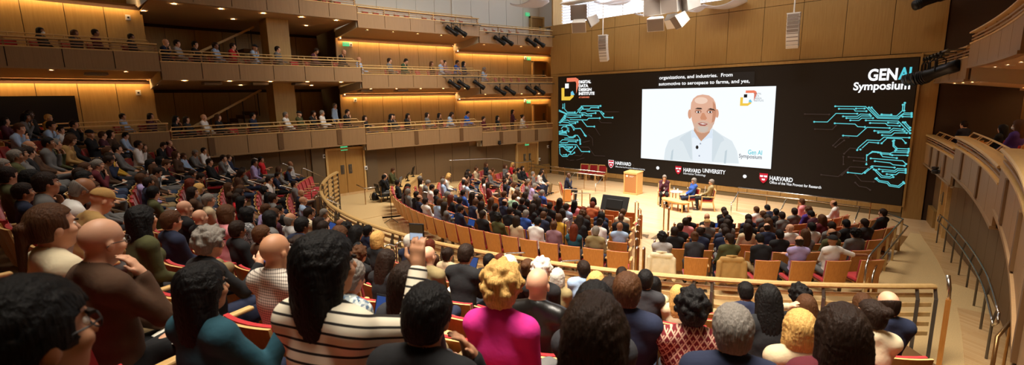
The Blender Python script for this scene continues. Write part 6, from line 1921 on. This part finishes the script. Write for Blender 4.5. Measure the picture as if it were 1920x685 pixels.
# ================================================================ STAGE LIGHTS AND LOUDSPEAKERS
_spot = {}
def spot_parts():
    if _spot: return
    a = MB(True); a.bbox((0, 0, -.02), (.06, .06, .08), .01); a.tube([(0, 0, -.04), (0, 0, -.10)], .012, 6); _spot['clamp'] = a.mesh('clamp')
    a = MB(True); a.tube([(-.13, 0, -.34), (-.14, 0, -.14), (-.05, 0, -.10), (.05, 0, -.10), (.14, 0, -.14), (.13, 0, -.34)], .012, 6); _spot['yoke'] = a.mesh('yoke')
    a = MB(True); R_ = Matrix.Rotation(PI/2, 3, 'X'); a.lathe([(.05, -.36), (.105, -.34), (.115, -.20), (.09, -.12), (.085, .14), (.105, .18), (.105, .30), (.09, .31)], n=14, R=R_)
    for q in range(4): a.lathe([(.122, -.32+q*.035), (.122, -.31+q*.035)], n=14, R=R_)
    _spot['lamp_body'] = a.mesh('lamp_body')
    a = MB(True); a.lathe([(.088, -.316), (.08, -.322)], n=14, R=R_); _spot['lens'] = a.mesh('lens')
    for k in ('clamp', 'yoke', 'lamp_body'): _spot[k].materials.append(M_BLACK)
    _spot['lens'].materials.append(mat('lamp_glass', '2a2c30', .1))
def spotlight(u, v, z, rz, tilt, lab, sc=1.0):
    spot_parts(); t = empty('stage_spotlight', (u, v, z), rz, lab, 'spotlight', 'black stage spotlights hung on the balcony fronts'); t.scale = (sc,)*3
    link('clamp', _spot['clamp'], t); link('yoke', _spot['yoke'], t)
    b = link('lamp_body', _spot['lamp_body'], t, True); b.location = (0, 0, -.34); b.rotation_euler = (-tilt, 0, 0)
    l = link('lens', _spot['lens'], b); return t
def light_bar(s, v0, v1, z, d, lab):
    t = empty('lighting_bar', (s*(U(v0)+d), v0, z), 0, lab, 'lighting bar')
    mb = MB(); mb.tube([(s*(U(v)+d), v, z) for v in vs(v0, v1, .4)], .026, 8); part(mb, 'pipe', M_GREYM, t, True)
    for v in np.linspace(v0+.3, v1-.3, 4): mb = MB(); mb.beam((s*(U(v)+d), v, z), (s*(U(v)+.01), v, z), .05, .05); part(mb, 'bracket', M_GREYM, t)
for lv, fc, zoff, px in ((3, 'D', -.42, (936, 951, 995, 1011)), (3, 'C', -.42, (847, 863)), (2, 'D', -.42, (937, 955, 994, 1011)), (2, 'C', -.42, (851, 868, 897))):
    v0, v1, st = FAC[fc]; z = LEV[lv][0] + st + zoff; d = -.26
    a, b = (v0+.1, v1-.2) if fc == 'D' else (v0+.1, v0+2.6)
    light_bar(-1, a, b, z, d, f"grey lighting bar on the {LEVN[lv]} far balcony front, {secn[fc]} section from the stage")
    for i, x in enumerate(px):
        p = hit_side(-1, x, {3: 66, 2: 155}[lv], d); v = float(p[1])
        spotlight(-(U(v)+d), v, z, heading(-U(v), v, 0, 2) + .5, .62, f"black spotlight under the {LEVN[lv]} far balcony rail, {secn[fc]} section, {ordn(len(px)-i)} from the stage", 1.15)
light_bar(1, .3, 4.9, 6.12, -.42, 'dark lighting bar crowded with spotlights on the ramp-side middle balcony')
for i, v in enumerate((.5, 1.1, 1.7, 2.5, 3.1, 3.9)):
    spotlight(U(v)-.42, v, 6.12 - (0.0), heading(U(v), v, 2, 3) - .35*(i % 2), .35, f"black spotlight on the ramp-side balcony lighting bar, {ordn(i+1)} from the stage", 1.75)
light_bar(1, .4, 3.2, 8.6, -.5, 'dark lighting bar at the top ramp-side corner')
spotlight(U(.7)-.5, .7, 8.62, heading(9, .7, 3, 4), .3, 'single black spotlight high in the ramp-side corner over the screen', 1.5)
def ptz(u, v, z, rz, lab):
    t = empty('video_camera', (u, v, z), rz, lab, 'camera')
    a = MB(True); a.bbox((0, 0, .04), (.16, .14, .08), .02); a.build('base', M_BLACKP, t)
    a = MB(True); a.bbox((0, .02, -.08), (.16, .2, .15), .05); a.lathe([(.05, .10), (.05, .16)], (0, 0, -.08), 12, Matrix.Rotation(-PI/2, 3, 'X')); a.build('head', M_BLACKP, t)
ptz(-U(4.1)+.1, 4.1, 2.36, 1.2, 'small black video camera under the lowest far balcony')
t_ = at_z(1752, 325, 2.3); ptz(U(3.2)-.12, 3.2, 2.42, -2, 'black video camera pair under the ramp-side balcony')

def line_array(u, v, ztop, n, lab, rz):
    t = empty('line_array_speaker', (u, v, ztop), rz, lab, 'loudspeaker', 'hanging white line arrays')
    z = 0; y = 0; ang_ = 0
    for i in range(n):
        a = MB(True); R_ = Matrix.Rotation(-ang_, 3, 'X')
        a.bbox((0, y, z-.075), (.46, .30, .145), .012, R_); a.bbox((0, y+.151, z-.075), (.42, .008, .12), .002, R_, 1)
        me = a.mesh('cabinet'); me.materials.append(M_SPKW); me.materials.append(M_SPK); link('cabinet', me, t)
        z -= .15*math.cos(ang_); y -= .15*math.sin(ang_)*1.0; ang_ += .045 + .004*i
    a = MB(True); a.bbox((0, 0, .02), (.5, .3, .04), .008); a.build('fly_bar', M_SPKW, t)
    a = MB(True); a.tube([(0, .05, .04), (0, .05, 13.9-ztop)], .03, 6); a.build('suspension_cable', M_SPKW, t)
pa = at_v(1131, 67, 1.1); line_array(float(pa[0]), 1.1, float(pa[2]), 9, 'white curved line array hanging at the far side of the stage', heading(pa[0], 1.1, -2, 14))
pb = at_v(1489, 26, 1.1); line_array(float(pb[0]), 1.1, float(pb[2]), 9, 'white line array hanging over the ramp side of the screen', heading(pb[0], 1.1, 6, 14))
def cluster(u, v, z, boxes, lab, hang):
    t = empty('speaker_cluster', (u, v, z), 0, lab, 'loudspeaker')
    for (du, dv, dz, rz, rx, sz) in boxes:
        a = MB(True); R_ = Matrix.Rotation(rz, 3, 'Z') @ Matrix.Rotation(rx, 3, 'X')
        w, dpt, h = sz
        secs = [[tuple(Vector((du, -dv, dz)) + R_ @ Vector((x*w*f_/2, y, q*h*f_/2))) for x, q in ((-1, -1), (1, -1), (1, 1), (-1, 1))] for y, f_ in ((-dpt/2, 1.0), (dpt/2, .72))]
        a.loft(secs); a.build('cabinet', M_SPKW, t)
        a = MB(True); a.loft([[tuple(Vector((du, -dv, dz)) + R_ @ Vector((x*w*.46, y, q*h*.46))) for x, q in ((-1, -1), (1, -1), (1, 1), (-1, 1))] for y in (-dpt/2-.02, -dpt/2+.01)]); a.build('grille', M_SPK, t)
    a = MB(True); a.bbox((0, 0, .55), hang, .02)
    for sx in (-1, 1):
        for sy in (-1, 1): a.tube([(sx*hang[0]*.4, sy*hang[1]*.35, .55), (sx*hang[0]*.4, sy*hang[1]*.35, 13.9-z)], .02, 6)
    a.build('flying_frame', M_SPKW, t)
c1_ = at_v(1086, 24, 3.0)
cluster(float(c1_[0]), 3.0, float(c1_[2]), [(0, 0, .05, .55, .25, (.85, .6, .75)), (.12, .15, -.62, .55, .7, (.72, .55, .6)), (.75, -.2, -.45, -.9, .45, (.6, .5, .5))], 'white loudspeaker cluster hung left of the line array, before the window', (2.0, .7, .07))
c2_ = at_v(1247, 14, 3.0)
cluster(float(c2_[0]), 3.0, float(c2_[2]), [(-.55, 0, .15, .35, .15, (.85, .6, .85)), (.35, 0, .15, -.1, .15, (.85, .6, .85)), (1.1, -.2, .15, -.8, .15, (.8, .6, .85)), (-.3, .2, -.65, .35, .5, (.75, .5, .6)), (.8, .1, -.62, -.8, .6, (.75, .5, .6)), (.2, -.4, -.55, 3.0, .6, (.7, .5, .5))], 'large loudspeaker cluster hung centrally above the screen', (2.6, .9, .07))
M_ACR = mat('frosted_acrylic', 'd9dbe6', .35, alpha=.62)
for x, y, v, w, lab in ((993, 12, 4.0, 2.3, 'translucent curved reflector panel by the far top wall'), (1214, 30, 1.0, 1.4, 'translucent reflector panel left of the central loudspeakers'), (1302, 22, 1.8, 1.1, 'translucent reflector panel right of the central loudspeakers'), (1357, 15, 0.5, 2.0, 'translucent reflector panel farthest along the window edge'), (1150, 8, 3.0, 2.0, 'translucent reflector panel above the hanging line array')):
    p = at_v(x, y, v)
    t = empty('acoustic_reflector', (float(p[0]), v, float(p[2])), 0, lab, 'reflector', 'acrylic reflector panels under the ceiling')
    a = MB(True); N = 12; V = []; Fs = []
    for j in range(N+1):
        for i in range(N+1):
            X, Y = (i/N-.5)*w, (j/N-.5)*w*.62
            sc_ = 1 - .55*((j/N-.5)*2)**2*.6
            V.append((X*sc_, Y, .35*(X/w)**2*2 + .12*(Y/w)**2))
    M0 = len(V); V += [(x_, y_, z_+.025) for x_, y_, z_ in V]
    for j in range(N):
        for i in range(N):
            q = j*(N+1)+i; Fs += [(q, q+1, q+N+2, q+N+1), (M0+q, M0+q+N+1, M0+q+N+2, M0+q+1)]
    for i in range(N):
        for (a_, b_) in ((i, i+1), (N*(N+1)+i+1, N*(N+1)+i)): Fs.append((a_, M0+a_, M0+b_, b_))
        for (a_, b_) in (((i+1)*(N+1), i*(N+1)), (i*(N+1)+N, (i+1)*(N+1)+N)): Fs.append((a_, M0+a_, M0+b_, b_))
    a.add(V, Fs); a.build('acrylic_sheet', M_ACR, t, True)
    for sx in (-1, 1):
        a = MB(True); a.tube([(sx*w*.3, 0, .08), (sx*w*.3, 0, 13.95-float(p[2]))], .008, 5); a.build('hanger', M_STEEL, t)

# ================================================================ THINGS HELD OR LEFT ON SEATS
M_SCRN = emis('laptop_display', 'c8d8f4', 1.0); M_SCRB = emis('tablet_display', '2a4a8c', .8); M_PAPER = mat('paper', 'e8e2d4', .8)
_lap = {}
def laptop(p, lab, loc=(0, .36, .60), dark=False, tab=False):
    u, v = p['pu'] if 'pu' in p else p['u'], p['pv'] if 'pv' in p else p['v']; rz = heading(u, v)
    dx = Vector((math.cos(rz), math.sin(rz))); dy = Vector((-math.sin(rz), math.cos(rz)))
    w = dx*loc[0] + dy*loc[1]
    t = empty('tablet' if tab else 'laptop', (u + w.x, v - w.y, p['z'] + loc[2]), rz, lab, 'tablet' if tab else 'laptop')
    a = MB(True)
    if not tab:
        a.bbox((0, 0, .008), (.33, .23, .016), .004); a.build('base', M_GREYM, t)
        a = MB(True); a.bbox((0, -.01, .0175), (.28, .10, .003), .001); a.build('keyboard', M_BLACKP, t)
    R_ = Matrix.Rotation(-.32 if not tab else -.5, 3, 'X'); c = Vector((0, .115, .012)) + R_ @ Vector((0, 0, .105))
    a = MB(True); a.bbox(c, (.33, .008, .22), .003, R_); a.build('lid' if not tab else 'shell', M_GREYM if not dark else M_BLACKP, t)
    a = MB(True); a.bbox(c + R_ @ Vector((0, -.0055, 0)), (.305, .003, .19), .001, R_); a.build('display', M_SCRB if (tab or dark) else M_SCRN, t)
def nearest(x, y, need=True):
    best = None
    for s in vis:
        if s['occ'] is None: continue
        d = math.hypot(s['occ']['x']-x, s['occ']['y']-y)
        if best is None or d < best[0]: best = (d, s)
    return best[1]
for x, y, lab, dk, tb in ((1121, 628, 'open black laptop on the lap of the large brown head of hair', True, False), (875, 479, 'bright open laptop of the man in the black jacket', False, False), (726, 490, 'open laptop with blue display below the twin stair rails', True, False),
        (863, 403, 'open laptop at the last timber row of the centre block', True, False), (981, 418, 'bright open laptop of the grey-haired person in blue', False, False), (1380, 410, 'blue laptop near the front of the ramp-side block', True, False), (580, 386, 'blue tablet held up near the curved railing', True, True),
        (395, 460, 'large blue tablet of the woman with grey curls', True, True), (1399, 549, 'open laptop of the man in navy at the curved railing', False, False), (1443, 564, 'open laptop of the long-haired person in black at the railing', False, False), (841, 479, 'blue tablet by the short steps of the curved railing', True, True), (661, 535, 'open laptop beyond the woman holding up a phone', True, False), (1320, 441, 'bright laptop in the middle of the ramp-side block', False, False), (815, 388, 'laptop of the person in pale blue, centre block', True, False)):
    laptop(nearest(x, y), lab, (0, .36, .62) if not tb else (.02, .42, .82), dk, tb)
def papers(p, lab, loc=(.05, .34, .66)):
    u, v = p.get('pu', p['u']), p.get('pv', p['v']); rz = heading(u, v)
    dx = Vector((math.cos(rz), math.sin(rz))); dy = Vector((-math.sin(rz), math.cos(rz))); w = dx*loc[0] + dy*loc[1]
    t = empty('programme_sheets', (u + w.x, v - w.y, p['z'] + loc[2]), rz, lab, 'papers', 'white programme sheets on laps')
    a = MB(True); a.bbox((0, 0, .003), (.21, .29, .004), .001, Matrix.Rotation(.25, 3, 'X')); a.build('top_sheet', M_PAPER, t)
    a = MB(True); a.bbox((.015, -.01, -.004), (.21, .29, .004), .001, Matrix.Rotation(.25, 3, 'X') @ Matrix.Rotation(.08, 3, 'Z')); a.build('under_sheet', M_PAPER, t)
for x, y, lab in ((175, 279, 'white sheets read by a person in brown, far raised seats'), (506, 371, 'white sheets held by a long-haired person, far raised seats'), (297, 277, 'white sheets on the lap of a suited man, far raised seats'), (1272, 562, 'white sheets on a lap at the front rail near diamond knit'), (806, 481, 'white sheets on the lap of the bald man in khaki'),
        (1009, 535, 'white sheet beside the bald man in leather'), (365, 291, 'white sheets on a lap beside the far wall rail'), (1648, 434, 'white programme in the last ramp-side seats'), (1135, 435, 'white sheets on a lap near the floor aisle'), (195, 453, 'white sheets on the lap of the bald man with glasses')):
    papers(nearest(x, y), lab)
# the raised phone
if (617, 500) in NEAROBJ:
    o, s = NEAROBJ[(617, 500)]; J = variant('phone', True, 0.0078)['J']
    w = Vector(J['wR'] + J['hR']*.10 + np.array((-.02, .035, .01)))
    W_ = Matrix.Translation(o.location) @ o.rotation_euler.to_matrix().to_4x4() @ Matrix.Scale(o.scale[0], 4); q = W_ @ w
    t = empty('smartphone', (q.x, -q.y, q.z), o.rotation_euler.z + .1, 'phone held up by the woman in stripes, showing the stage', 'phone')
    a = MB(True); a.bbox((0, 0, .01), (.078, .009, .16), .004); a.build('case', M_BLACKP, t)
    a = MB(True); a.bbox((0, -.0055, .01), (.070, .003, .148), .001); ds = a.build('display', emis('phone_display', '4a3620', .7), t)
    a = MB(True); a.bbox((.0, -.0075, .025), (.066, .002, .035), .0005); a.build('picture_band', emis('phone_band', 'b8c4d8', .9), ds)
    a = MB(True); a.bbox((.0, -.0075, .0), (.03, .002, .014), .0005); a.build('picture_screen', emis('phone_white', 'f0f4ff', 1), ds)
# jackets hung over chair backs
def jacket(s, m, lab):
    rz = s['rz']; t = empty('jacket', (s['u'], s['v'], s['z'] + .3), rz, lab, 'jacket')
    F = Field((-.36, -.58, -.12), (.36, -.12, .72), .013)
    F.ell((0, -.335, .32), (.27, .055, .31), None, .03); F.cap((-.2, -.33, .60), (.2, -.33, .60), .06, .06, .04); F.cap((-.26, -.34, .52), (-.29, -.36, .05), .06, .05, .04); F.cap((.26, -.34, .52), (.29, -.36, .05), .06, .05, .04)
    sl, P = F.sub(F.lo, F.lo + F.h*F.n); F.F += (.008*np.sin(P[..., 0]*38 + 3*np.sin(P[..., 2]*7))*np.clip(.6-P[..., 2], 0, 1)).astype(np.float32)
    me = F.build('jacket_body'); me.materials.append(m); link('jacket_body', me, t)
    a = MB(True); a.tube([(-.11, -.30, .66), (0, -.37, .69), (.11, -.30, .66)], .025, 8); a.build('collar', m, t)
b0 = [s for s in seats if s.get('b') == 'R' and s['k'] == 0]
jacket(min(b0, key=lambda s: abs(s['hp'][0]-1387)), TOPM['tan'], 'tan jacket hung over a timber chair in the last ramp-side row')
jacket(min(b0, key=lambda s: abs(s['hp'][0]-1236)), TOPM['crm'], 'cream jacket hung over the first chair of the last ramp-side row')
